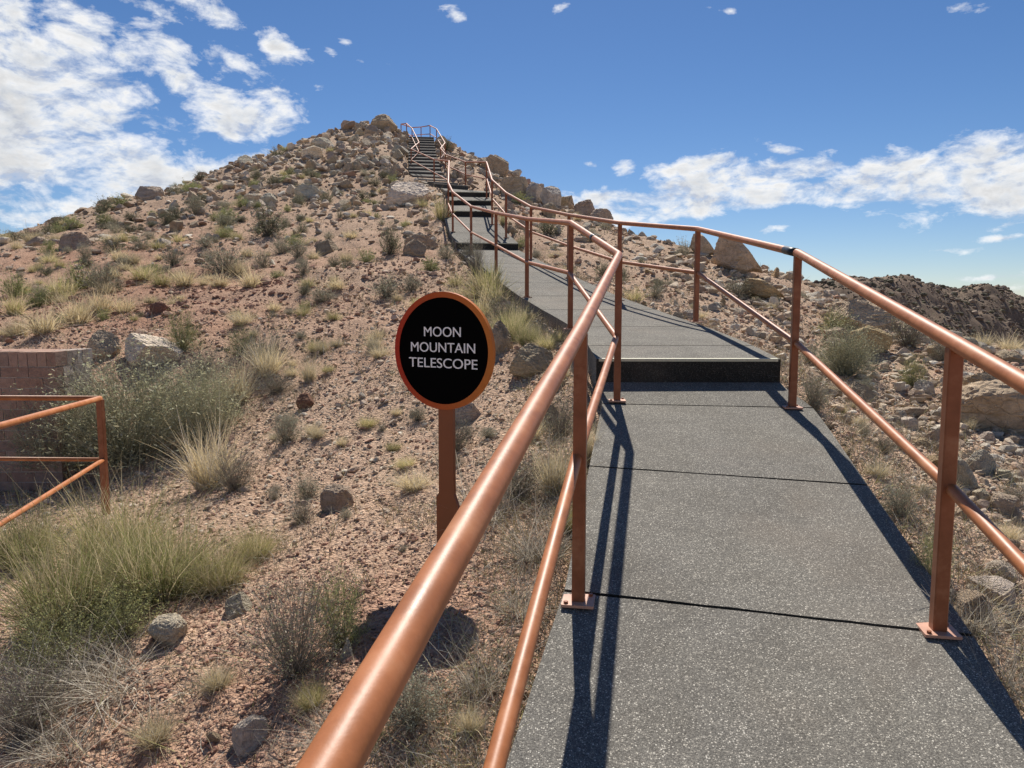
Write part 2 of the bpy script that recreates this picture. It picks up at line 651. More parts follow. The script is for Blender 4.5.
def rock(px, py, w, h, col, label, name='boulder', rz=None, tilt=None, dep=.85, sink=.36, var=None, group=None, d=None, hi=None, cat=None, dmax=70, wed=False):
    """px: centre, py: foot of the rock in the survey photo; w, h its size there"""
    d = d or hit(px, py - h * .12, dmax=dmax)
    if d is None:
        return None
    a, b = ray(px, py)
    W = w / F * d
    H = h / F * d
    x, y = a * d, d + W * dep * .35
    if path_near(x, y)[0] < (.78 + W * .45 if y < 29 else .70 + W * .32):
        return None
    hi = (w > 16) if hi is None else hi
    me = random.choice(ROCK_HI if hi else ROCK_LO) if var is None else (ROCK_HI if hi else ROCK_LO)[var]
    if wed:
        me = WEDGE
    o = link(name, me)
    full = H / (1 - sink)
    o.location = (x, y, gz(x, y) + full * (.5 - sink))
    o.scale = (W, W * dep, full)
    # turn only by half turns when the rock has a given lie, so that width stays width
    o.rotation_euler = (tilt[0] if tilt else random.uniform(-.12, .12), tilt[1] if tilt else random.uniform(-.12, .12), rz if rz is not None else random.choice((0, math.pi)) + random.uniform(-.25, .25))
    j = random.uniform(.88, 1.1)
    o.color = (col[0] * j, col[1] * j * random.uniform(.97, 1.03), col[2] * j * random.uniform(.93, 1.07), 1)
    tag(o, label, cat or ('boulder' if name == 'boulder' else 'rock'), group)
    placed.append((x, y, W / 2))
    return o


NAMED_ROCKS = [
    # summit and the crest
    (383, 131, 26, 13, BRN, 'dark brown boulder on the very summit left of the top railing'),
    (371, 135, 16, 9, BRN, 'smaller brown boulder leaning against the summit boulder'),
    (406, 207, 46, 22, PALE, 'large pale grey boulder lying beside the lower stair flight'),
    (432, 204, 30, 18, GREY, 'grey boulder wedged between the pale boulder and the steps'),
    (420, 250, 34, 17, TAN, 'tan boulder left of the landing above the dark upright shrub'),
    (414, 258, 24, 14, BRN, 'pinkish brown boulder just below the tan boulder left of the landing'),
    (310, 161, 22, 13, PALE, 'rounded pale boulder high on the left crest'),
    (321, 149, 24, 11, GREY, 'flat grey boulder on the left crest above the rounded pale one'),
    (70, 252, 32, 17, BRN, 'large brown boulder standing alone on the far left slope'),
    (34, 250, 22, 10, TAN, 'flat tan boulder left of the large brown boulder on the far left slope'),
    (326, 256, 24, 12, BRN, 'reddish boulder alone in the middle of the open slope'),
    (147, 202, 26, 12, BRN, 'brown boulder breaking the left skyline'),
    (268, 207, 18, 10, GREY, 'grey boulder above the dark round bush on the slope'),
    (306, 203, 26, 13, GREY, 'rounded grey boulder in the middle of the upper slope'),
    (252, 203, 18, 8, PALE, 'small pale boulder left of the grey boulder above the dark round bush'),
    # right ridge
    (497, 179, 24, 20, BRN, 'tall brown boulder at the left end of the right ridge'),
    (516, 199, 32, 19, BRN, 'wide brown boulder on the right ridge next to the tall one'),
    (537, 205, 24, 20, GREY, 'blocky brown boulder in the middle of the right ridge'),
    (551, 211, 22, 21, GREY, 'smooth grey boulder on the right ridge before the gap'),
    (569, 213, 11, 14, TAN, 'small upright tan rock standing in the gap of the right ridge'),
    (586, 220, 26, 17, BRN, 'dark brown boulder right of the gap in the right ridge'),
    (602, 227, 24, 15, BRN, 'low brown boulder at the foot of the right ridge'),
    (632, 239, 9, 7, GREY, 'small grey rock on the skyline left of the fourth right post'),
    (488, 170, 16, 10, BRN, 'brown rock on the skyline beside the stair railing'),
    (706, 262, 28, 22, TAN, 'tan boulder behind the big sloping boulder'),
    (743, 282, 52, 38, TAN, 'big sloping tan boulder on the skyline behind the right handrail'),
    (768, 304, 46, 20, OCH, 'ochre boulder downhill of the big sloping boulder'),
    (869, 338, 74, 26, TAN, 'long pale outcrop beyond the right handrail'),
    (874, 362, 40, 26, OCH, 'rounded ochre boulder beneath the long pale outcrop'),
    (862, 402, 34, 22, BRN, 'brown angular rock beside the shrub on the right slope'),
    (1000, 438, 84, 46, TAN, 'large cracked pale slab at the right edge behind the nearest right post'),
    (990, 398, 40, 18, TAN, 'pale block above the cracked slab on the right'),
    (912, 427, 22, 14, PALE, 'small white block with a flat stone behind it'),
    (915, 415, 34, 8, TAN, 'thin flat stone lying behind the small white block'),
    (926, 398, 22, 16, GREY, 'grey rounded rock left of the nearest right post'),
    (1008, 592, 34, 20, PALE, 'pale rock at the right edge beside the pavement'),
    (985, 480, 30, 22, GREY, 'grey slab tilted below the cracked slab'),
    (965, 492, 30, 30, GREY, 'narrow grey slab standing on edge right of the nearest right post'),
    (1010, 520, 36, 18, TAN, 'tan rock at the right edge above the dry grass'),
    # left foreground
    (100, 366, 32, 25, TAN, 'smooth round tan boulder behind the brick wall'),
    (143, 374, 58, 26, PALE, 'long tilted grey slab left of the green shrub'),
    (163, 645, 40, 26, PALE, 'whitish stone on bare soil in front of the grass mound'),
    (246, 764, 40, 30, PALE, 'large square pale stone at the bottom of the picture'),
    (210, 585, 24, 20, PALE, 'small white stone at the right end of the grass mound'),
    (236, 612, 30, 20, GREY, 'greyish stone half buried behind the twiggy bush'),
    (335, 514, 34, 28, TAN, 'rough tan rock on the slope left of the sign post'),
    (467, 424, 30, 20, GREY, 'grey pointed rock just right of the sign post'),
    (533, 377, 46, 26, TAN, 'blocky pale rock beside the path under the handrail'),
    (501, 360, 24, 32, BRN, 'brown boulder under the green tuft right of the sign'),
    (305, 413, 20, 14, RED, 'reddish stone at the foot of the dry grass on the slope'),
    (213, 756, 16, 14, TAN, 'small tan stone left of the large square pale stone'),
    (345, 665, 14, 20, PALE, 'white sliver of stone beside the shadow of the sign'),
    (125, 300, 0, 0, RED, ''),
    (158, 322, 20, 10, RED, 'dark red rock on the red soil patch'),
    (395, 206, 0, 0, PALE, ''),
    (552, 395, 30, 14, GREY, 'flat grey rock beside the path below the blocky pale rock'),
    (545, 425, 30, 16, BRN, 'brown stone half hidden by the grass at the path edge'),
]
for r_ in NAMED_ROCKS:
    px, py, w, h, col, lab = r_
    if w == 0:
        continue
    tilt = None
    kw = {}
    if 'long tilted' in lab:
        tilt = (0, -.45)
    if 'big sloping' in lab:
        tilt = (0, 0)
        kw = dict(dep=.8, wed=True, rz=.0, sink=.1)
    if 'on edge' in lab:
        tilt = (.1, .5)
    if w > 13 and py > 500 and not kw:
        tilt = (.5, tilt[1] if tilt else .1)
    if 'pale grey boulder' in lab:
        tilt = (0, -.2)
    rock(px, py, w, h, col, lab, tilt=tilt, **kw)

# boulders of the boulder fields: a few hundred, each its own object
ZONES = [
    # polygon-ish sampler (px0, px1, py0, py1), count, size range px, colours, name, label, group
    ((330, 445, 128, 175), 75, (5, 13), (BRN, TAN, GREY, TAN), 'boulder', 'tan boulder packed among others in the rubble just below the summit', 'boulders packed below the summit'),
    ((240, 420, 160, 215), 66, (5, 12), (GREY, TAN, BRN, PALE), 'boulder', 'weathered boulder in the boulder field on the upper left slope', 'boulders of the upper left slope'),
    ((60, 240, 196, 262), 26, (5, 13), (BRN, TAN, GREY), 'boulder', 'weathered stone among bushes on the far left slope', 'stones among the far left bushes'),
    ((446, 520, 158, 200), 22, (5, 12), (BRN, GREY, TAN), 'boulder', 'brown boulder on the rocky flank between stairs and right ridge', 'boulders between stairs and right ridge'),
    ((500, 625, 196, 240), 24, (6, 15), (BRN, GREY, TAN), 'boulder', 'brown rock at the foot of the right ridge', 'rocks below the right ridge'),
    ((640, 800, 240, 330), 26, (5, 14), (TAN, PALE, GREY, OCH), 'rock', 'pale rock on the open slope right of the curved ramp', 'rocks right of the curved ramp'),
    ((800, 1024, 318, 470), 32, (8, 23), (TAN, PALE, TAN, OCH, GREY), 'rock', 'pale angular rock on the stony slope beyond the right handrail', 'rocks beyond the right handrail'),
    ((930, 1024, 440, 640), 16, (12, 34), (TAN, PALE, GREY), 'rock', 'pale rock in the rubble right of the nearest right post', 'rubble right of the nearest right post'),
]
rocks_extra = []
for (x0, x1, y0, y1), n, (s0, s1), cols, nm, lab, grp in ZONES:
    k = 0
    tries = 0
    while k < n and tries < n * 8:
        tries += 1
        px = random.uniform(x0, x1)
        py = random.uniform(y0, y1)
        s = s0 + (s1 - s0) * random.random() ** 2.2
        d = hit(px, py)
        if d is None or d > 47:
            continue
        x = ray(px, py)[0] * d
        if any((x - a) ** 2 + (d - b) ** 2 < (c * .7) ** 2 for a, b, c in placed):
            continue
        o = rock(px, py, s * random.uniform(.9, 1.5), s * random.uniform(.55, .9), random.choice(cols), lab, nm, group=grp, d=d, sink=.4, rz=random.uniform(0, 6.3), dep=random.uniform(.7, 1), hi=s > 12)
        if o:
            k += 1


# ------------------------------------------------------------------ stone litter (uncountable)
def litter(name, label, n, rfun, sizef, sub, palette, seed, dens=None):
    rg = np.random.default_rng(seed)
    vars_ = [rock_verts(sub, np.random.default_rng(seed * 50 + q), 8 if sub else 3, (.30, .8), .08)[0] for q in range(14)]
    Fc = ICO[sub][1]
    x, y = rfun(n, rg)
    pd = path_near(x, y)[0]
    ok = pd > np.where(y < 29, .80, .70)
    if dens is not None:
        ok &= rg.random(len(x)) < dens(x, y)
    x, y = x[ok], y[ok]
    n = len(x)
    s = sizef(x, y, rg)
    # nothing may overhang the paving
    s = np.minimum(s, np.maximum((path_near(x, y)[0] - np.where(y < 29, .74, .62)) * np.where(y < 29, 1.6, 3.5), .004))
    z = height(x, y)
    vi = rg.integers(0, len(vars_), n)
    nv = len(vars_[0])
    B = np.array(vars_)[vi]                       # n, nv, 3
    sc3 = s[:, None] * np.stack([rg.uniform(.8, 1.4, n), rg.uniform(.7, 1.1, n), rg.uniform(.4, .85, n)], -1)
    B = B * sc3[:, None, :]
    # tip each one a little, then turn it
    ta = rg.normal(0, .25, n)
    cz, sz = np.cos(ta)[:, None], np.sin(ta)[:, None]
    B = np.stack([B[..., 0] * cz - B[..., 2] * sz, B[..., 1], B[..., 0] * sz + B[..., 2] * cz], -1)
    a = rg.uniform(0, 6.283, n)
    ca, sa = np.cos(a)[:, None], np.sin(a)[:, None]
    B = np.stack([B[..., 0] * ca - B[..., 1] * sa, B[..., 0] * sa + B[..., 1] * ca, B[..., 2]], -1)
    B += np.stack([x, y, z + sc3[:, 2] * .22], -1)[:, None, :]
    pal = np.array(palette(x, y, rg))
    pal = pal * rg.uniform(.75, 1.2, n)[:, None]
    Cc = np.repeat(pal, nv, 0)
    Fa = (Fc[None] + (np.arange(n) * nv)[:, None, None]).reshape(-1, 3)
    me = mesh_np(name, B.reshape(-1, 3), Fa, M_gravel, Cc, False)
    o = link(name, me)
    tag(o, label, 'stones', None, 'stuff')
    return o


def fan(d0, d1, power=0.0, amin=-38, amax=38):
    def f(n, rg):
        a = np.radians(rg.uniform(amin, amax, n))
        # even in the logarithm of distance
        d = d0 * (d1 / d0) ** rg.random(n)
        return np.sin(a) * d, np.cos(a) * d
    return f


def pal_soil(x, y, rg):
    n = len(x)
    base = np.array([(.52, .395, .285), (.50, .32, .23), (.58, .45, .34), (.46, .285, .20), (.62, .53, .41), (.49, .38, .275), (.45, .36, .27)])
    w = rg.integers(0, 7, n)
    c = base[w]
    red = np.clip(np.exp(-((x + 6) ** 2 + (y - 14) ** 2) / 16) + np.exp(-((x + 1.2) ** 2 + (y - 3) ** 2) / 2), 0, .8)[:, None]
    return c * (1 - red) + np.array([.37, .195, .135]) * red


def pal_rock(x, y, rg):
    n = len(x)
    base = np.array([(.56, .45, .33), (.47, .36, .26), (.64, .56, .45), (.47, .41, .33), (.52, .40, .28), (.40, .29, .21)])
    return base[rg.integers(0, 6, n)]


litter('gravel', 'fine reddish gravel strewn over the bare soil', 42000, fan(1.9, 16), lambda x, y, rg: np.hypot(x, y) * (.0018 + .0042 * rg.random(len(x)) ** 3) + .003, 0, pal_soil, 5)
litter('pebbles', 'scattered tan pebbles and cobbles on the slope', 11000, fan(2.2, 45), lambda x, y, rg: np.hypot(x, y) * (.0022 + .0095 * rg.random(len(x)) ** 5) + .004, 1, pal_soil, 6)
litter('rubble', 'loose pale rubble covering the upper slope and the right side', 36000, fan(4, 48), lambda x, y, rg: np.hypot(x, y) * (.0022 + .0110 * rg.random(len(x)) ** 3.8) * np.where(x > 2.2 + .0 * y, np.where(y < 20, 1.25, 1.0), 1.0), 1, pal_rock, 8,
       lambda x, y: np.clip(.02 + .95 * sstep(22, 31, y) * sstep(-22, -6, x) + .8 * sstep(2.4, 3.6, x) * sstep(30, 10, y) + .25 * sstep(16, 22, y), 0, 1))


# ------------------------------------------------------------------ plants
def strips(bases, dirs, lens, widths, curl, rg, segs=3, grav=.0):
    """thin tapering blades; returns V, F(quads), t along"""
    n = len(bases)
    side = np.cross(dirs, rg.normal(size=(n, 3)))
    side /= np.linalg.norm(side, axis=1)[:, None] + 1e-9
    bend = rg.normal(size=(n, 3)) * curl
    pts = []
    for k in range(segs + 1):
        t = k / segs
        p = bases + dirs * (lens * t)[:, None] + bend * (lens * t * t)[:, None]
        p[:, 2] -= grav * lens * t * t
        w = widths * (1 - .85 * t)
        pts.append(p - side * w[:, None] * .5)
        pts.append(p + side * w[:, None] * .5)
    V = np.stack(pts, 1)
    k = np.arange(segs)
    q = np.stack([2 * k, 2 * k + 1, 2 * k + 3, 2 * k + 2], -1)
    Fc = (q[None] + (np.arange(n) * 2 * (segs + 1))[:, None, None]).reshape(-1, 4)
    tt = np.repeat(np.linspace(0, 1, segs + 1), 2)[None].repeat(n, 0)
    return V.reshape(-1, 3), Fc, tt


def tuft(n, seed, spread=.55, width=.02, curl=.25, c0=(.2, .2, .08), c1=(.45, .36, .18), mixp=.5, base_r=.16, grav=.15, segs=3, hmin=.5):
    rg = np.random.default_rng(seed)
    a = rg.uniform(0, 6.283, n)
    r = base_r * np.sqrt(rg.random(n))
    bases = np.stack([np.cos(a) * r, np.sin(a) * r, np.full(n, -.03)], -1)
    tilt = np.abs(rg.normal(0, spread, n)).clip(0, 1.35)
    a2 = a + rg.normal(0, .7, n)
    dirs = np.stack([np.cos(a2) * np.sin(tilt), np.sin(a2) * np.sin(tilt), np.cos(tilt)], -1)
    lens = rg.uniform(hmin, 1.02, n)
    V, Fc, tt = strips(bases, dirs, lens, np.full(n, width) * rg.uniform(.6, 1.3, n), curl, rg, segs, grav)
    m = (rg.random(n) < mixp)[:, None]
    c = np.where(m, np.array(c0), np.array(c1)) * rg.uniform(.65, 1.25, n)[:, None]
    C = c[:, None, :].repeat(tt.shape[1], 1)
    return V, Fc, C.reshape(-1, 3)


def leafs(centers, size, rg, cols):
    n = len(centers)
    u = rg.normal(size=(n, 3))
    u /= np.linalg.norm(u, axis=1)[:, None]
    v = np.cross(u, rg.normal(size=(n, 3)))
    v /= np.linalg.norm(v, axis=1)[:, None]
    s = size * rg.uniform(.6, 1.4, n)[:, None]
    V = np.stack([centers - u * s, centers - v * s * .38, centers + u * s, centers + v * s * .38], 1).reshape(-1, 3)
    Fc = np.arange(n * 4).reshape(n, 4)
    return V, Fc, np.repeat(cols, 4, 0)


def shrub(nst, nlf, seed, cst, cl, leaf=.022, stw=.011, rnd=.42, curl=.18, flat=1.0, gapf=.3, lcol2=None, updir=.25):
    """a dome of stems from one root with small leaves toward their ends (unit width, unit height)"""
    rg = np.random.default_rng(seed)
    z = rg.random(nst) ** .8
    a = rg.uniform(0, 6.283, nst)
    lob = 1 + rnd * .5 * np.sin(a * 3 + seed) * (1 - z) + rg.normal(0, rnd * .22, nst)
    # ends of the stems on a lumpy dome
    rr = np.sqrt(np.maximum(1 - z * z * .95, .05)) * .5 * lob
    ends = np.stack([np.cos(a) * rr, np.sin(a) * rr, np.maximum(z * flat * lob * .95, .04)], -1)
    bases = np.stack([rg.normal(0, .05, nst), rg.normal(0, .05, nst), np.full(nst, -.04)], -1)
    d = ends - bases
    L = np.linalg.norm(d, axis=1)
    V, Fc, tt = strips(bases, d / L[:, None], L, np.full(nst, stw), curl * .5, rg, 4, -.02)
    V1 = V.reshape(nst, -1, 3)
    C = (np.array(cst) * rg.uniform(.6, 1.3, nst)[:, None])[:, None].repeat(tt.shape[1], 1).reshape(-1, 3)
    out = [(V, Fc, C)]
    # side shoots
    ns2 = nst * 2
    pi = rg.integers(0, nst, ns2)
    k = rg.integers(2, 4, ns2)
    b = (V1[pi, 2 * k] + V1[pi, 2 * k + 1]) / 2
    dd = (d / L[:, None])[pi] + rg.normal(0, .5, (ns2, 3)) + np.array([0, 0, updir])
    dd /= np.linalg.norm(dd, axis=1)[:, None]
    V2, F2, t2 = strips(b, dd, L[pi] * rg.uniform(.15, .4, ns2), np.full(ns2, stw * .7), curl, rg, 2, 0)
    C2 = (np.array(cst) * rg.uniform(.6, 1.3, ns2)[:, None])[:, None].repeat(t2.shape[1], 1).reshape(-1, 3)
    out.append((V2, F2, C2))
    res_l = None
    if nlf:
        V2r = V2.reshape(ns2, -1, 3)
        V1r = V1
        li = rg.integers(0, ns2, nlf)
        tpos = rg.integers(0, 6, nlf)
        c = V2r[li, tpos]
        half = rg.random(nlf) < .45
        li1 = rg.integers(0, nst, nlf)
        k1 = rg.integers(5, 10, nlf)
        c = np.where(half[:, None], V1r[li1, k1], c) + rg.normal(0, .022, (nlf, 3))
        col = np.array(cl) * rg.uniform(.6, 1.3, nlf)[:, None]
        if lcol2 is not None:
            col = np.where((rg.random(nlf) < .3)[:, None], np.array(lcol2) * rg.uniform(.7, 1.2, nlf)[:, None], col)
        res_l = leafs(c, leaf, rg, col)
    return out, res_l


def join(parts):
    Vs, Fs, Cs = [], [], []
    o = 0
    for V, Fc, C in parts:
        Vs.append(V)
        Fs.append(Fc + o)
        Cs.append(C)
        o += len(V)
    return np.concatenate(Vs), np.concatenate(Fs), np.concatenate(Cs)


def fix_floor(V):
    V = V.copy()
    V[:, 2] = np.maximum(V[:, 2], -.06)
    return V


STRAW = (.70, .585, .36)
STRAW2 = (.54, .455, .30)
GREEN = (.27, .285, .11)
YGREEN = (.44, .41, .17)
GGREEN = (.40, .40, .25)
SAGE = (.40, .41, .29)
DARKG = (.105, .115, .06)
TWIG = (.30, .25, .19)
TWIGL = (.58, .52, .42)

GR = {}


def reg_tuft(kind, n, **kw):
    L = []
    for q in range(4):
        V, Fc, C = tuft(n, hash(kind) % 1 + len(GR) * 31 + q * 7 + 3, **kw)
        L.append(mesh_np(kind, fix_floor(V), Fc, M_plant, C, False))
    GR[kind] = L


reg_tuft('near_green', 1700, spread=.55, width=.0085, curl=.22, c0=(.33, .34, .13), c1=STRAW, mixp=.55, base_r=.3, grav=.2, segs=4, hmin=.35)
reg_tuft('near_mixed', 1400, spread=.6, width=.0085, curl=.25, c0=YGREEN, c1=STRAW, mixp=.5, base_r=.28, grav=.25, segs=4, hmin=.35)
reg_tuft('near_dry', 700, spread=.5, width=.012, curl=.25, c0=STRAW, c1=TWIGL, mixp=.7, base_r=.2, grav=.2, segs=4, hmin=.35)
reg_tuft('near_tangle', 330, spread=1.0, width=.013, curl=.5, c0=TWIGL, c1=TWIG, mixp=.7, base_r=.34, grav=.1, segs=4, hmin=.3)
reg_tuft('far_green', 330, spread=.55, width=.022, curl=.2, c0=YGREEN, c1=GREEN, mixp=.5, base_r=.22, grav=.15, segs=2, hmin=.45)
reg_tuft('far_mixed', 330, spread=.6, width=.022, curl=.2, c0=YGREEN, c1=STRAW, mixp=.45, base_r=.24, grav=.15, segs=2, hmin=.4)
reg_tuft('far_dry', 300, spread=.5, width=.022, curl=.2, c0=STRAW, c1=STRAW2, mixp=.6, base_r=.22, grav=.2, segs=2, hmin=.4)

SH = {}


def reg_shrub(kind, nvar, *a, **kw):
    L = []
    for q in range(nvar):
        st, lf = shrub(a[0], a[1], 900 + len(SH) * 17 + q, *a[2:], **kw)
        V, Fc, C = join(st)
        ms = mesh_np(kind + '_stems', fix_floor(V), Fc, M_twig, C, False)
        ml = None
        if lf is not None:
            ml = mesh_np(kind + '_leaves', fix_floor(lf[0]), lf[1], M_plant, lf[2], False)
        L.append((ms, ml))
    SH[kind] = L


reg_shrub('near_broom', 3, 750, 5200, (.47, .45, .31), (.50, .49, .31), leaf=.014, stw=.0055, rnd=.5, lcol2=(.62, .58, .38), updir=.8)
reg_shrub('near_sage', 2, 320, 4200, TWIG, SAGE, leaf=.014, stw=.008, lcol2=(.34, .34, .26))
reg_shrub('near_twig', 2, 420, 1600, (.27, .235, .19), (.32, .34, .19), leaf=.012, stw=.007, rnd=.55, curl=.3, lcol2=TWIGL)
reg_shrub('near_green', 2, 260, 3600, (.28, .27, .15), (.38, .39, .17), leaf=.014, stw=.008, lcol2=YGREEN)
reg_shrub('far_dark', 4, 130, 1500, (.17, .15, .11), (.20, .205, .125), leaf=.028, stw=.016, rnd=.4, lcol2=(.28, .27, .17))
reg_shrub('far_grey', 4, 140, 1300, (.32, .28, .21), (.32, .31, .22), leaf=.026, stw=.016, rnd=.45, lcol2=(.45, .42, .3))
reg_shrub('far_green', 4, 120, 1500, (.24, .24, .12), (.30, .33, .13), leaf=.028, stw=.016, rnd=.4, lcol2=(.44, .44, .19))

pcount = {'grass': 0, 'shrub': 0}


def slope_z(x, y):
    return gz(x, y)


def plant(kind, px, py, w, h, label, group=None, d=None):
    """px centre, py foot, w h size in the survey photo"""
    d = d or hit(px, py - h * .05)
    if d is None:
        return
    W = w / F * d
    H = h / F * d
    x = ray(px, py)[0] * d
    y = d + W * .15
    pdn = float(path_near(x, y)[0])
    z = gz(x, y)
    rz = random.uniform(0, 6.28)
    fam, k = kind.split(':')
    if fam == 'g':
        o = link('grass_tuft', random.choice(GR[k]))
        o.location = (x, y, z)
        o.rotation_euler = (0, 0, rz)
        o.scale = (W / 1.25, W / 1.25, H / .95)
        tag(o, label, 'grass tuft', group)
    else:
        ms, ml = random.choice(SH[k])
        if w >= 24 and ml is not None:
            o = empty('shrub', (x, y, z), rz)
            o.scale = (W / 1.08, W / 1.08, H)
            link('stems', ms, o)
            link('foliage', ml, o)
        else:
            key = 'one_' + k + ms.name
            if key not in bpy.data.meshes:
                def rd(me):
                    V = np.empty(len(me.vertices) * 3, np.float32)
                    me.vertices.foreach_get('co', V)
                    Fi = np.empty(len(me.loops), np.int32)
                    me.loops.foreach_get('vertex_index', Fi)
                    Cc = np.empty(len(me.vertices) * 4, np.float32)
                    me.color_attributes['Col'].data.foreach_get('color', Cc)
                    return V.reshape(-1, 3), Fi.reshape(-1, 4), Cc.reshape(-1, 4)[:, :3]
                V, Fc, C = join([rd(ms), rd(ml)])
                mesh_np(key, V, Fc, M_plant, C)
            o = link('shrub', bpy.data.meshes[key])
            o.location = (x, y, z)
            o.rotation_euler = (0, 0, rz)
            o.scale = (W / 1.08, W / 1.08, H)
        tag(o, label, 'shrub', group)
    placed.append((x, y, W * .3))
    return o


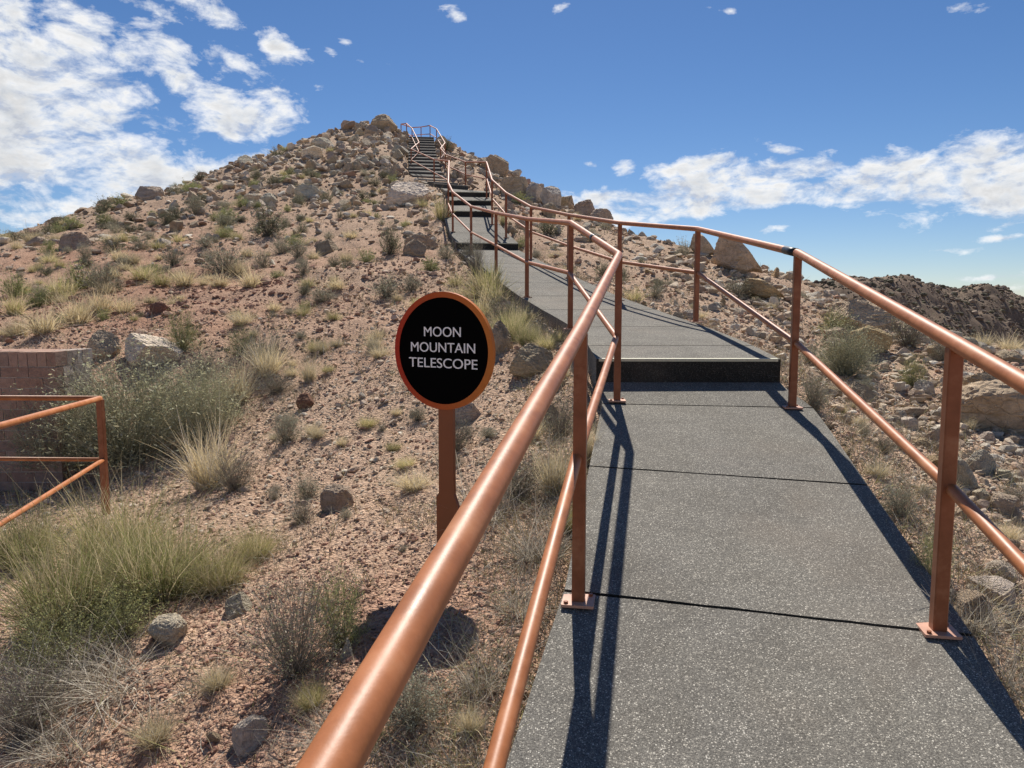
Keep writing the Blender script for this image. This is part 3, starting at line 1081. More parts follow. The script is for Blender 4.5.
PL = [
    # --- left foreground, big ones
    ('s:near_broom', 118, 486, 190, 112, 'big grey green bush right behind the corner post of the small railing'),
    ('s:near_broom', 50, 492, 130, 90, 'grey green bush between the small railing and the brick wall'),
    ('s:near_broom', 195, 452, 110, 82, 'grey green bush leaning uphill right of the big one'),
    ('g:near_dry', 232, 415, 62, 58, 'straw coloured clump rising from the right side of the big bush'),
    ('g:near_dry', 205, 500, 84, 78, 'straw coloured clump below the big grey green bush'),
    ('s:near_twig', 232, 502, 60, 50, 'low grey twiggy bush at the foot of the straw clump'),
    ('g:near_green', 60, 640, 150, 130, 'largest green grass mound in the left foreground'),
    ('g:near_green', 150, 606, 130, 112, 'green grass mound next to the largest one, toward the slope'),
    ('g:near_mixed', 105, 580, 130, 100, 'yellowish grass mound behind the largest green one'),
    ('g:near_green', 20, 575, 90, 70, 'green grass at the left edge under the small railing'),
    ('g:near_mixed', 215, 590, 80, 66, 'yellow green grass at the right end of the mounds'),
    ('s:near_green', 45, 680, 120, 80, 'leafy green weed growing low at the left edge'),
    ('s:near_green', 120, 640, 90, 60, 'leafy green weed at the front of the grass mounds'),
    ('g:near_mixed', 252, 560, 60, 44, 'small yellow green tuft above the white stone'),
    ('s:near_twig', 20, 745, 130, 90, 'dark twiggy bush in the bottom left corner'),
    ('g:near_tangle', 110, 700, 130, 44, 'tangle of dry grey stalks lying below the grass mounds'),
    ('g:near_tangle', 60, 768, 120, 44, 'tangle of dry stalks at the bottom left'),
    ('g:near_dry', 150, 755, 70, 40, 'flattened straw at the bottom left on the red soil'),
    ('s:near_twig', 292, 700, 128, 116, 'large grey twiggy bush left of the shadow of the sign'),
    ('s:near_green', 338, 655, 70, 88, 'green leafy shoots growing out of the grey twiggy bush'),
    ('s:near_sage', 410, 740, 92, 62, 'pale sage bush under the nearest handrail'),
    ('g:near_mixed', 310, 720, 44, 34, 'small yellow green tuft right of the twiggy bush'),
    ('g:near_mixed', 372, 745, 34, 30, 'green tuft beside the pale sage bush'),
    ('s:near_sage', 306, 500, 34, 26, 'small sage bush left of the rough tan rock'),
    ('s:near_twig', 300, 525, 40, 26, 'dry grey bush just below the small sage bush'),
    ('s:near_sage', 285, 452, 38, 34, 'small round silvery bush alone on the slope'),
    ('g:near_dry', 412, 492, 60, 24, 'yellowed dead clump left of the sign post'),
    ('s:near_twig', 520, 500, 90, 50, 'dark dry brush between the sign post and the path'),
    ('g:near_tangle', 485, 520, 90, 60, 'grey tangle of dead stalks right of the sign post'),
    ('g:near_tangle', 540, 560, 80, 50, 'grey dead stalks along the path edge by the nearest left post'),
    ('g:near_dry', 556, 500, 60, 70, 'straw coloured grass behind the nearest left post'),
    ('g:near_tangle', 520, 620, 70, 40, 'dead stalks between the two near rails'),
    ('g:near_tangle', 480, 700, 70, 40, 'dead grass at the pavement corner bottom centre'),
    ('g:near_dry', 470, 745, 40, 40, 'thin dry tuft between the rails at the bottom'),
    ('g:near_tangle', 95, 672, 100, 40, 'bleached stalks spilling over the soil below the green weed'),
    ('g:near_tangle', 30, 700, 120, 60, 'bleached stalks at the left edge below the green weed'),
    ('g:near_dry', 215, 700, 60, 36, 'thin straw on the bare patch left of the large twiggy bush'),
    ('g:near_tangle', 335, 760, 80, 40, 'dead stalks right of the large square pale stone'),
    ('s:near_twig', 560, 440, 50, 44, 'grey brush against the pavement before the second left post'),
    ('g:near_mixed', 572, 540, 40, 40, 'greenish grass at the foot of the nearest left post'),
    ('g:near_dry', 240, 330, 40, 20, 'short straw on the red soil above the green shrubs'),
    ('s:near_twig', 262, 372, 60, 34, 'brown brush behind the straw grass clump'),
    ('g:near_dry', 588, 470, 30, 60, 'straw tuft at the path edge right of the nearest left post'),
    ('s:near_twig', 455, 455, 50, 40, 'brown dead brush just right of the sign post'),
    ('g:near_dry', 530, 440, 50, 34, 'short dry grass by the handrail beyond the dark brush'),
    # --- left middle
    ('s:near_green', 180, 358, 44, 44, 'green shrub growing beside the long tilted slab'),
    ('s:near_twig', 200, 380, 50, 32, 'brown dry brush in front of the green shrub'),
    ('s:near_green', 240, 360, 34, 30, 'small green shrub uphill of the straw grass'),
    ('g:near_dry', 265, 385, 54, 44, 'straw grass clump in the middle of the left slope'),
    ('g:near_dry', 308, 388, 24, 32, 'orange brown dry tuft on the slope'),
    ('s:near_twig', 275, 402, 50, 24, 'dark dry brush below the straw grass clump'),
    ('s:near_twig', 190, 420, 40, 26, 'dry stems hidden behind the big bush'),
    ('g:far_dry', 40, 345, 50, 34, 'straw clump directly above the brick wall'),
    ('g:far_dry', 75, 332, 44, 40, 'tall straw clump above the right end of the brick wall'),
    ('g:far_dry', 98, 318, 36, 34, 'straw clump uphill of the brick wall'),
    ('g:far_dry', 122, 314, 34, 28, 'rightmost straw clump of the band above the wall'),
    ('g:far_dry', 15, 342, 34, 26, 'straw clump at the left edge above the wall'),
    ('g:far_mixed', 60, 300, 40, 26, 'yellow green tuft above the straw band'),
    ('s:far_green', 78, 290, 40, 26, 'bright green bush on the left slope'),
    ('s:far_grey', 100, 296, 44, 30, 'grey green bush right of the bright green one'),
    ('s:far_green', 12, 296, 30, 22, 'green bush at the left edge of the slope'),
    ('s:far_green', 36, 308, 32, 20, 'second green bush from the left edge'),
    ('g:far_mixed', 12, 318, 30, 26, 'yellow green grass at the left edge'),
    ('g:far_dry', 182, 292, 36, 22, 'pale straw clump left of three in a row'),
    ('g:far_dry', 218, 290, 32, 18, 'pale straw clump in the middle of three in a row'),
    ('g:far_dry', 250, 292, 36, 24, 'pale straw clump right of three in a row'),
    ('s:far_grey', 222, 276, 54, 30, 'wide grey green bush above the row of straw clumps'),
    ('s:far_dark', 266, 238, 42, 28, 'dark round bush on the open upper slope'),
    ('s:far_dark', 240, 222, 16, 8, 'little dark bush up left of the dark round one'),
    ('s:far_dark', 225, 230, 20, 12, 'low grey bush left of the dark round one'),
    ('s:far_dark', 390, 254, 28, 30, 'dark upright bush on the slope above the sign'),
    ('s:far_grey', 386, 297, 36, 24, 'grey bush straight above the sign'),
    ('s:far_grey', 412, 292, 26, 18, 'small grey bush right of the one above the sign'),
    ('s:far_grey', 303, 284, 20, 18, 'small grey green bush in the middle of the slope'),
    ('s:far_dark', 334, 268, 18, 14, 'small dark bush below the reddish boulder'),
    ('s:far_green', 366, 266, 22, 14, 'bright yellow green bush below the dark upright bush'),
    ('s:far_dark', 347, 274, 16, 12, 'tiny dark bush between the reddish boulder and the grey bush'),
    ('s:far_grey', 322, 300, 36, 16, 'flat dry bush on the slope left of the sign'),
    ('g:far_mixed', 140, 284, 34, 20, 'yellow green tuft uphill of the red patch'),
    ('s:far_grey', 172, 270, 30, 20, 'grey bush with bleached twigs on the slope'),
    ('s:far_grey', 140, 250, 26, 14, 'grey green bush right of the large brown boulder'),
    ('s:far_dark', 110, 254, 32, 14, 'dark low bush right of the large brown boulder'),
    ('g:far_mixed', 58, 272, 16, 12, 'tiny yellow tuft below the large brown boulder'),
    ('s:far_grey', 84, 264, 18, 18, 'grey bush below and right of the large brown boulder'),
    ('s:far_green', 48, 256, 18, 16, 'green bush left of the large brown boulder'),
    ('s:far_dark', 174, 222, 18, 14, 'dark round bush on the far left slope'),
    ('s:far_grey', 195, 218, 26, 20, 'grey dome bush right of the dark round one on the far slope'),
    ('s:far_dark', 103, 230, 16, 10, 'dark small bush under the left skyline'),
    ('s:far_green', 72, 229, 24, 12, 'green bush near the left skyline'),
    ('s:far_dark', 102, 212, 20, 14, 'dark bush breaking the left skyline'),
    ('s:far_green', 120, 208, 24, 14, 'green bush on the left skyline'),
    ('s:far_dark', 55, 228, 16, 8, 'low dark bush at the left end of the skyline'),
    ('s:far_dark', 15, 240, 40, 9, 'dark low bushes at the far left skyline'),
    ('s:far_dark', 277, 161, 18, 12, 'dark bush on the crest left of the rounded pale boulder'),
    ('s:far_green', 188, 190, 20, 10, 'green bush on the crest at the left'),
    ('s:far_grey', 226, 228, 26, 14, 'grey dry bush on the slope'),
    ('s:far_dark', 326, 207, 16, 14, 'dark bush among the grey boulders of the upper slope'),
    ('s:far_dark', 375, 186, 14, 10, 'dark bush high on the slope below the summit'),
    ('s:far_grey', 298, 262, 24, 18, 'grey green bush left of the reddish boulder'),
    ('s:far_grey', 280, 256, 22, 20, 'greyish bush below the dark round bush'),
    ('s:far_grey', 205, 252, 22, 14, 'dry grey bush upper left of the wide one'),
    ('s:far_grey', 262, 268, 24, 20, 'grey bush with pale stalks right of the wide one'),
    # --- along the ramp, left side
    ('s:near_twig', 476, 280, 26, 38, 'dark upright shrub beside the second step'),
    ('g:far_mixed', 486, 298, 36, 26, 'yellow green grass along the left edge of the ramp'),
    ('g:far_mixed', 478, 318, 46, 32, 'dry green grass behind the sign top'),
    ('g:near_green', 512, 344, 40, 40, 'rounded green tuft right of the sign'),
    ('s:near_twig', 505, 328, 54, 36, 'grey brush behind the rounded green tuft'),
    ('g:far_dry', 528, 322, 26, 14, 'dry grass at the ramp edge'),
    ('g:near_mixed', 546, 356, 28, 20, 'ochre grass at the ramp edge near the first step'),
    ('g:near_dry', 562, 380, 28, 22, 'dry ochre grass against the side of the ramp'),
    ('g:far_mixed', 486, 300, 54, 40, 'thick yellow green grass filling the gap behind the sign top'),
    ('g:near_mixed', 506, 336, 40, 26, 'yellow green grass at the bend of the ramp'),
    ('g:far_dry', 462, 300, 40, 24, 'pale grass on the slope above the right rim of the sign'),
    ('g:near_dry', 536, 342, 26, 18, 'straw grass leaning onto the ramp before the third left post'),
    ('s:far_grey', 468, 262, 24, 20, 'grey shrub at the left end of the second step'),
    ('g:far_mixed', 494, 306, 40, 30, 'olive grass overhanging the ramp edge beyond the fourth left post'),
    ('g:near_mixed', 520, 328, 32, 20, 'olive grass overhanging the ramp edge between two left posts'),
    ('g:far_green', 492, 290, 30, 30, 'green grass beside the dark upright shrub'),
    ('g:near_green', 528, 352, 30, 28, 'green tuft above the blocky pale rock'),
    ('s:near_twig', 538, 336, 26, 16, 'grey brush pressed against the side of the ramp'),
    ('g:near_mixed', 558, 346, 18, 14, 'olive tuft at the foot of the third left post'),
    ('g:far_mixed', 441, 222, 20, 30, 'tall yellow green grass beside the lower stairs'),
    ('g:far_mixed', 422, 208, 16, 10, 'small grass clump in front of the pale grey boulder'),
    ('s:far_grey', 446, 262, 22, 16, 'grey shrub below the second step'),
    ('s:far_green', 430, 272, 22, 14, 'green bush left of the dark upright shrub'),
    ('g:far_mixed', 455, 285, 26, 18, 'yellowish grass tuft between slope and ramp'),
    # --- right of the ramp
    ('s:far_dark', 549, 238, 34, 17, 'wide dark bush below the right ridge'),
    ('g:far_mixed', 503, 228, 10, 16, 'yellow green tuft beside the third step'),
    ('s:far_green', 521, 250, 14, 12, 'small green bush right of the second step'),
    ('s:far_grey', 536, 258, 16, 9, 'small dry bush beside the ramp'),
    ('s:far_dark', 604, 274, 22, 14, 'dark bush behind the third left post'),
    ('s:far_dark', 622, 276, 22, 14, 'dark bush at the foot of the fourth right post'),
    ('s:far_grey', 592, 243, 22, 12, 'grey bush under the low brown boulder'),
    ('g:far_mixed', 634, 301, 26, 18, 'bright green tuft beside the ramp'),
    ('s:far_grey', 655, 300, 20, 14, 'dry reddish brush right of the bright green tuft'),
    ('s:far_grey', 738, 297, 40, 20, 'grey brush in front of the ochre boulder'),
    ('s:far_dark', 732, 268, 24, 22, 'dark green bush growing against the big sloping boulder'),
    ('s:far_grey', 684, 256, 20, 20, 'grey brush growing over the boulders on the skyline'),
    ('s:far_green', 702, 258, 12, 16, 'thin green bush on the skyline by the third right post'),
    ('s:far_dark', 446, 152, 14, 12, 'dark bush on the skyline beside the top of the stairs'),
    ('s:far_green', 521, 203, 22, 12, 'green bush among the rocks of the right ridge'),
    ('g:far_dry', 556, 258, 24, 12, 'dry tuft on the slope beside the ramp'),
    ('g:far_dry', 566, 275, 30, 12, 'dry grass along the right edge of the ramp'),
    ('g:far_dry', 700, 318, 24, 10, 'short dry grass beside the third right post'),
    ('s:near_broom', 848, 378, 74, 52, 'large grey green bush beyond the right handrail'),
    ('s:near_green', 838, 340, 40, 26, 'green bush uphill of the large one beyond the right handrail'),
    ('s:near_twig', 912, 358, 56, 40, 'brown green brush below the long pale outcrop'),
    ('s:near_green', 915, 392, 36, 32, 'dark green bush left of the nearest right post'),
    ('s:near_sage', 816, 415, 34, 38, 'pale sage bush beside the second right post'),
    ('s:near_twig', 948, 372, 44, 30, 'brush behind the nearest right post'),
    ('s:near_sage', 902, 520, 44, 36, 'low grey green weed at the right pavement edge'),
    ('s:near_green', 936, 590, 46, 62, 'green weed behind the nearest right post'),
    ('g:near_tangle', 975, 640, 80, 50, 'grey dry stalks at the right pavement edge'),
    ('g:near_tangle', 1005, 700, 70, 50, 'dry stalks in the bottom right corner'),
    ('g:near_dry', 1010, 555, 50, 30, 'dry grass at the right edge'),
    ('g:near_dry', 880, 480, 34, 20, 'short dry grass beside the pavement on the right'),
    ('g:near_mixed', 985, 725, 34, 40, 'thin green tuft in the bottom right corner'),
    ('s:near_sage', 985, 395, 20, 14, 'tiny sage bush above the cracked slab'),
    ('s:far_grey', 800, 300, 18, 10, 'grey bush on the far skyline right of the ochre boulder'),
    ('s:near_sage', 865, 440, 20, 16, 'small sage sprig on the stony right slope'),
]
for p_ in PL:
    plant(*p_)

# smaller plants of the slope, each its own object, in groups nothing tells apart
PZ = [
    ((0, 430, 235, 340), 46, ('g:far_dry', 'g:far_dry', 'g:far_mixed'), (12, 24), 'low straw coloured plant on the middle of the left slope', 'straw plants of the middle left slope'),
    ((240, 430, 330, 470), 14, ('g:near_dry', 'g:near_mixed'), (12, 24), 'low straw coloured plant on the bare slope left of the sign', 'straw plants left of the sign'),
    ((0, 330, 215, 330), 56, ('s:far_grey', 's:far_dark', 'g:far_mixed', 'g:far_dry', 's:far_green'), (8, 17), 'small desert plant dotted over the left slope', 'small plants of the left slope'),
    ((240, 440, 150, 230), 40, ('s:far_grey', 's:far_dark', 'g:far_mixed', 's:far_green'), (6, 12), 'small plant between the boulders of the upper slope', 'small plants among the upper boulders'),
    ((0, 330, 180, 235), 36, ('s:far_grey', 's:far_dark', 's:far_green'), (7, 15), 'low bush along the left crest of the hill', 'low bushes of the left crest'),
    ((500, 800, 215, 330), 26, ('s:far_grey', 's:far_dark', 'g:far_dry'), (6, 13), 'small plant on the open slope right of the ramp', 'small plants right of the ramp'),
    ((810, 1024, 350, 520), 16, ('s:near_sage', 'g:near_dry', 's:near_twig'), (12, 26), 'small dry plant among the pale rocks on the right', 'small plants among the right rocks'),
    ((250, 560, 300, 560), 22, ('s:near_twig', 'g:near_dry', 's:near_sage'), (10, 22), 'small dead plant on the bare soil around the sign', 'small dead plants around the sign'),
]
for (x0, x1, y0, y1), n, kinds, (s0, s1), lab, grp in PZ:
    k = 0
    tr = 0
    while k < n and tr < n * 10:
        tr += 1
        px, py = random.uniform(x0, x1), random.uniform(y0, y1)
        d = hit(px, py)
        if d is None or d > 48:
            continue
        x = ray(px, py)[0] * d
        if float(path_near(x, d)[0]) < 1.15:
            continue
        if any((x - a) ** 2 + (d - b) ** 2 < (c * .8 + .1) ** 2 for a, b, c in placed):
            continue
        kd = random.choice(kinds)
        s = random.uniform(s0, s1)
        o = plant(kd, px, py, s * random.uniform(1, 1.5), s * random.uniform(.6, .9), lab, grp, d)
        if o and kd[0] == 'g':
            o['label'] = lab.replace('plant', 'grass tuft').replace('low bush', 'low grass')
            o['group'] = grp.replace('plants', 'grass tufts')
        k += 1


# thin ground cover: sparse dead stalks, one uncountable mass
def stalks():
    rg = np.random.default_rng(77)
    n = 42000
    x, y = fan(1.8, 26)(n, rg)
    pd = path_near(x, y)[0]
    dens = .10 + 1.3 * np.exp(-((pd - .9) / .32) ** 2) + .5 * (fbm(x * .9, y * .9, 3, 61) > .25)
    dens = dens * np.where((x < -1.2) & (y < 4.2), 1.8, 1)
    dens = dens * (1 - .9 * np.exp(-((x + .4) ** 2 + (y - 3.0) ** 2) / .3))
    ok = (pd > .745) & (rg.random(n) < dens)
    x, y = x[ok], y[ok]
    n = len(x)
    r = np.hypot(x, y)
    per = 5
    x = np.repeat(x, per) + rg.normal(0, .03, n * per)
    y = np.repeat(y, per) + rg.normal(0, .03, n * per)
    r = np.repeat(r, per)
    n *= per
    z = height(x, y)
    b = np.stack([x, y, z - .005], -1)
    tl = rg.uniform(.2, 1.45, n)
    a = rg.uniform(0, 6.283, n)
    d = np.stack([np.cos(a) * np.sin(tl), np.sin(a) * np.sin(tl), np.cos(tl)], -1)
    L = rg.uniform(.03, .13, n) * (1 + r * .02)
    V, Fc, tt = strips(b, d, L, .0016 + r * .00055, .5, rg, 3, .1)
    pal = np.array([STRAW, TWIGL, TWIG, YGREEN, STRAW2, TWIGL])
    c = pal[rg.integers(0, 6, n)] * rg.uniform(.7, 1.15, n)[:, None]
    C = c[:, None].repeat(tt.shape[1], 1).reshape(-1, 3)
    me = mesh_np('dry_stalks', V, Fc, M_twig, C)
    tag(link('dry_stalks', me), 'sparse dead stalks and grass litter over the soil', 'ground cover', None, 'stuff')


stalks()


# ------------------------------------------------------------------ far crater rim on the right
def build_rim():
    pts = []
    for px, py, d in [(770, 300, 58), (802, 283, 60), (817, 276, 62), (838, 276, 64), (875, 281, 68), (908, 277, 72), (927, 280, 74), (953, 291, 76), (989, 291, 80), (1007, 293, 84), (1024, 299, 86), (1100, 306, 92), (1250, 315, 100)]:
        x, y, z = P(px, py, d)
        pts.append((x, y, z))
        pts.append((x + 3, y + 16, z - 5))
        pts.append((x + 6, y + 40, z - 12))
        pts.append((x * .9, y - 11, z - 4.2))
        pts.append((x * .8, y - 22, z - 9))
        pts.append((x * .62, y - 36, z - 13))
    pts = np.array(pts)
    XY, W = tps_fit(pts, .002)
    xs = np.linspace(2, 110, 520)
    ys = np.linspace(18, 130, 420)
    X, Y = np.meshgrid(xs, ys)
    x = X.ravel() / 10
    y = Y.ravel() / 10
    Z = np.empty(len(x))
    for i in range(0, len(x), 20000):
        r2 = (x[i:i + 20000, None] - XY[None, :, 0]) ** 2 + (y[i:i + 20000, None] - XY[None, :, 1]) ** 2
        Z[i:i + 20000] = (.5 * r2 * np.log(np.maximum(r2, 1e-12))) @ W[:-3] + W[-3] + W[-2] * x[i:i + 20000] + W[-1] * y[i:i + 20000]
    Z = Z.reshape(X.shape)
    edge = sstep(2, 14, X) * sstep(110, 90, X) * sstep(18, 30, Y) * sstep(130, 112, Y)
    rug = 1 - np.abs(fbm(X * .12, Y * .12, 5, 5))
    Z = Z + edge * (.8 * (rug - .8) + .5 * fbm(X * .4, Y * .4, 4, 71))
    Z = Z * edge + (-14) * (1 - edge)
    ny, nx = X.shape
    V = np.stack([X, Y, Z], -1).reshape(-1, 3)
    i = np.arange(ny - 1)[:, None]
    j = np.arange(nx - 1)[None]
    Fc = np.stack([i * nx + j, i * nx + j + 1, (i + 1) * nx + j + 1, (i + 1) * nx + j], -1).reshape(-1, 4)
    n = fbm(V[:, 0] * .12, V[:, 1] * .12, 4, 33)[:, None]
    c = np.array([.165, .125, .095]) * (1 + .25 * n)
    me = mesh_np('crater_rim', V, Fc, M_ground, c, True)
    o = tag(link('crater_rim', me), 'dark brown rugged rim across the crater', None, None, 'structure')
    # rocks strewn over it
    rg = np.random.default_rng(9)
    m = 30000
    ii = rg.integers(60, ny - 120, m)
    jj = rg.integers(60, nx - 120, m)
    base = [rock_verts(1, np.random.default_rng(q), 5, (.5, .85), .05)[0] for q in range(8)]
    B = np.array(base)[rg.integers(0, 8, m)]
    s = .14 + .45 * rg.random(m) ** 6
    B = B * s[:, None, None] * np.array([1.15, 1, .9])
    B += np.stack([X[ii, jj], Y[ii, jj], Z[ii, jj] + s * .1], -1)[:, None]
    pal = np.array([(.20, .15, .115), (.15, .115, .09), (.27, .21, .16), (.14, .125, .085), (.16, .14, .09)])
    C = pal[rg.integers(0, 5, m)] * rg.uniform(.7, 1.2, m)[:, None]
    Fa = (ICO[1][1][None] + (np.arange(m) * 42)[:, None, None]).reshape(-1, 3)
    me = mesh_np('rim_rubble', B.reshape(-1, 3), Fa, M_gravel, np.repeat(C, 42, 0))
    tag(link('rim_rubble', me), 'dark rocks and scrub strewn over the far crater rim', 'rubble', None, 'stuff')


build_rim()


# ------------------------------------------------------------------ paving
def path_at(y):
    return (float(np.interp(y, PATH[:, 1], PATH[:, 0])), float(np.interp(y, PATH[:, 1], PATH[:, 2])))


def heading(y):
    a = path_at(y - .5)[0]
    b = path_at(y + .5)[0]
    return math.atan2(b - a, 1.0)


HW = .73


def cross(y):
    """the near paving leans a little to the right"""
    return .035 * max(0., min(1., (6.0 - y) / 2.5))


def slab_geo(y0, y1, z0, z1, hw0=HW, hw1=HW, thick=.34, n=6, head0=None, head1=None, wob=0.0, seed=0):
    """closed slab following the path from y0 to y1; returns V, F, material index (0 top, 1 front, 2 sides)"""
    V, Fs, M = [], [], []
    K = 14
    rg = random.Random(seed)
    for i in range(n + 1):
        t = i / n
        y = y0 + (y1 - y0) * t
        cx = path_at(y)[0]
        h = heading(y)
        if head0 is not None:
            h = head0 * (1 - t) + (head1 if head1 is not None else h) * t
        z = z0 + (z1 - z0) * t
        hw = hw0 + (hw1 - hw0) * t
        wide = .036 * max(0., 2.85 - y)
        extra = .028 * max(0., min(1., (y - 1.6) / 1.2, (5.9 - y) / .4))
        hw += wide + extra
        cx += extra - wide
        for k in range(K + 1):
            s = -1 + 2 * k / K
            wx = s * hw
            wy = 0
            if i in (0, n) and wob:
                wy = wob * rg.uniform(-1, 1)
            V.append((cx + wx * math.cos(h) + wy * math.sin(h), y - wx * math.sin(h) + wy, z - s * cross(y)))
    top = len(V)
    V += [(a, b, c - thick) for a, b, c in V]
    W = K + 1
    for i in range(n):
        for k in range(K):
            a = i * W + k
            Fs.append((a, a + 1, a + W + 1, a + W))
            M.append(0)
    for k in range(K):
        Fs.append((top + k, top + k + 1, k + 1, k))
        M.append(1)
        a = n * W + k
        Fs.append((a, a + 1, top + a + 1, top + a))
        M.append(2)
    for i in range(n):
        a = i * W
        Fs.append((top + a, a, a + W, top + a + W))
        M.append(2)
        a = i * W + K
        Fs.append((a, top + a, top + a + W, a + W))
        M.append(2)
    return V, Fs, M


def merge_slabs(name, geos, mats):
    V, Fs, M = [], [], []
    for v, f, m in geos:
        o = len(V)
        V += v
        Fs += [tuple(q + o for q in ff) for ff in f]
        M += m
    return polymesh(name, V, Fs, mats, M)


E_ = EYE
geos = []
ramp_runs = [  # y0, z0, y1, z1 (z relative to the eye)
    (-5.2, -2.665, 6.02, -.612, [-3.9, -2.5, -1.15, .15, 1.5, 2.83, 4.2, 5.52]),
    (6.02, -.427, 17.95, 1.285, [6.75, 8.1, 9.5, 10.9, 12.3, 13.7, 15.1, 16.5]),
    (17.95, 1.44, 22.5, 2.56, [19.4, 21]),
    (22.5, 2.72, 25.0, 3.20, []),
    (25.0, 3.36, 26.5, 3.68, []),
    (26.5, 3.84, 29.3, 4.36, []),
]
ZT = {}


def zprof(run, y):
    y0, z0, y1, z1, _ = run
    if z0 == -2.665:
        return float(np.interp(y, [-5.2, 0, 2.8, 5.54, 6.02], [-2.665, -1.72, -1.185, -.73, -.612]))
    if z0 == -.427:
        return float(np.interp(y, [6.02, 8.18, 10.67, 13.2, 15.9, 17.95], [-.427, -.22, .09, .5, .94, 1.285]))
    return z0 + (z1 - z0) * (y - y0) / (y1 - y0)


cuts = []
for run in ramp_runs:
    ys = [run[0]] + run[4] + [run[2]]
    for q, (a, b) in enumerate(zip(ys[:-1], ys[1:])):
        g = .009
        aa = a + (g if q else 0)
        bb = b - (g if q < len(ys) - 2 else 0)
        first = q == 0 and run[0] > 0
        geos.append(slab_geo(aa, bb, zprof(run, aa) + E_, zprof(run, bb) + E_, wob=.0045, seed=q + int(a * 10), n=6, thick=.40))
        if q:
            cuts.append((a, zprof(run, a)))
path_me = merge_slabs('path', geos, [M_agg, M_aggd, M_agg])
path = link('path', path_me)
tag(path, 'grey exposed aggregate concrete path with ramps and low steps', None, None, 'structure')
# dark filler deep in the joints
geos = []
for y, z in cuts:
    geos.append(slab_geo(y - .0086, y + .0086, z + E_ - .012, z + E_ - .012, HW - .004, HW - .004, thick=.1, n=1))
jo = link('joint_filler', merge_slabs('joint_filler', geos, [M_joint] * 3), path)
# pale painted nosings of the low steps, sunlit edge put into their colour
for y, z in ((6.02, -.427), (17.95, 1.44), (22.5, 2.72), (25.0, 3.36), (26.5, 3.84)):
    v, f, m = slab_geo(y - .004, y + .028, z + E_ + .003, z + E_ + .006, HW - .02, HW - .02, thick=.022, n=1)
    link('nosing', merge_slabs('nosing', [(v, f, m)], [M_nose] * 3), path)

# upper staircase
st = empty('staircase', (*path_at(29.3)[:1], 29.3, 4.36 + E_))
tag(st, 'long flight of dark concrete steps climbing to the summit', 'staircase')
inv = Matrix.Translation(-st.location)


def relink(name, me, parent, loc):
    me.transform(Matrix.Translation(-Vector(loc)))
    return link(name, me, parent)


tops = [(29.3, 4.53), (30.5, 4.80), (31.6, 5.07), (32.4, 5.34)]
ys = np.linspace(33.0, 44.0, 13)
zs = np.linspace(5.62, 9.42, 13)
tops += list(zip(ys, zs))
for q, (y, z) in enumerate(tops):
    y2 = tops[q + 1][0] if q + 1 < len(tops) else 47.5
    rise = (tops[q + 1][1] - z) if q + 1 < len(tops) else .1
    v, f, m = slab_geo(y, y2 - .003, z + E_, z + E_ + rise * .66, .69, .69, thick=.45, n=1 if y2 - y < 2 else 3)
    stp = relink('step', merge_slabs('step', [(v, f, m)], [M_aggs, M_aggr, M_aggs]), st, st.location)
    v, f, m = slab_geo(y - .006, y + .03, z + E_ + .002, z + E_ + .006, .685, .685, thick=.030, n=1)  # pale strip standing in for the sunlit step edge
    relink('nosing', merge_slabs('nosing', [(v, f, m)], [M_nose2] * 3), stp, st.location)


# ------------------------------------------------------------------ railings
def tube(pts, r, n=14, cap=True):
    pts = [Vector(p) for p in pts]
    V, Fs = [], []
    up = Vector((0, 0, 1))
    N = len(pts)
    for i, p in enumerate(pts):
        d0 = (p - pts[i - 1]).normalized() if i else None
        d1 = (pts[i + 1] - p).normalized() if i < N - 1 else None
        t = ((d0 or d1) + (d1 or d0))
        t.normalize()
        k = 1.0
        if d0 and d1:
            c = max(.45, t.dot(d0))
            k = 1 / c
        sidev = t.cross(up)
        if sidev.length < 1e-3:
            sidev = Vector((1, 0, 0))
        sidev.normalize()
        u2 = sidev.cross(t).normalized()
        # widen only across the mitre
        bend = (d1 - d0) if (d0 and d1) else Vector((0, 0, 0))
        for q in range(n):
            a = 2 * math.pi * q / n
            o = sidev * math.cos(a) * r + u2 * math.sin(a) * r
            if bend.length > 1e-4:
                bn = (bend - t * bend.dot(t))
                if bn.length > 1e-5:
                    bn.normalize()
                    o += bn * o.dot(bn) * (k - 1)
            V.append(p + o)
    for i in range(N - 1):
        for q in range(n):
            q2 = (q + 1) % n
            Fs.append((i * n + q, i * n + q2, (i + 1) * n + q2, (i + 1) * n + q))
    sm = [True] * len(Fs)
    if cap:
        Fs.append(tuple(range(n - 1, -1, -1)))
        Fs.append(tuple(range((N - 1) * n, N * n)))
        sm += [False, False]
    return V, Fs, sm


def round_corners(pts, rad=.07, n=4):
    pts = [Vector(p) for p in pts]
    out = [pts[0]]
    for i in range(1, len(pts) - 1):
        a, b, c = pts[i - 1], pts[i], pts[i + 1]
        r = min(rad, (a - b).length * .3, (c - b).length * .3)
        p0 = b + (a - b).normalized() * r
        p2 = b + (c - b).normalized() * r
        for k in range(n + 1):
            t = k / n
            out.append(p0 * (1 - t) ** 2 + b * 2 * t * (1 - t) + p2 * t * t)
    out.append(pts[-1])
    return out


def tube_obj(name, pts, r, mat, parent, n=14):
    V, Fs, sm = tube(pts, r, n)
    loc = parent.location
    V = [v - loc for v in V]
    me = polymesh(name, V, Fs, mat)
    me.polygons.foreach_set('use_smooth', sm)
    return link(name, me, parent)


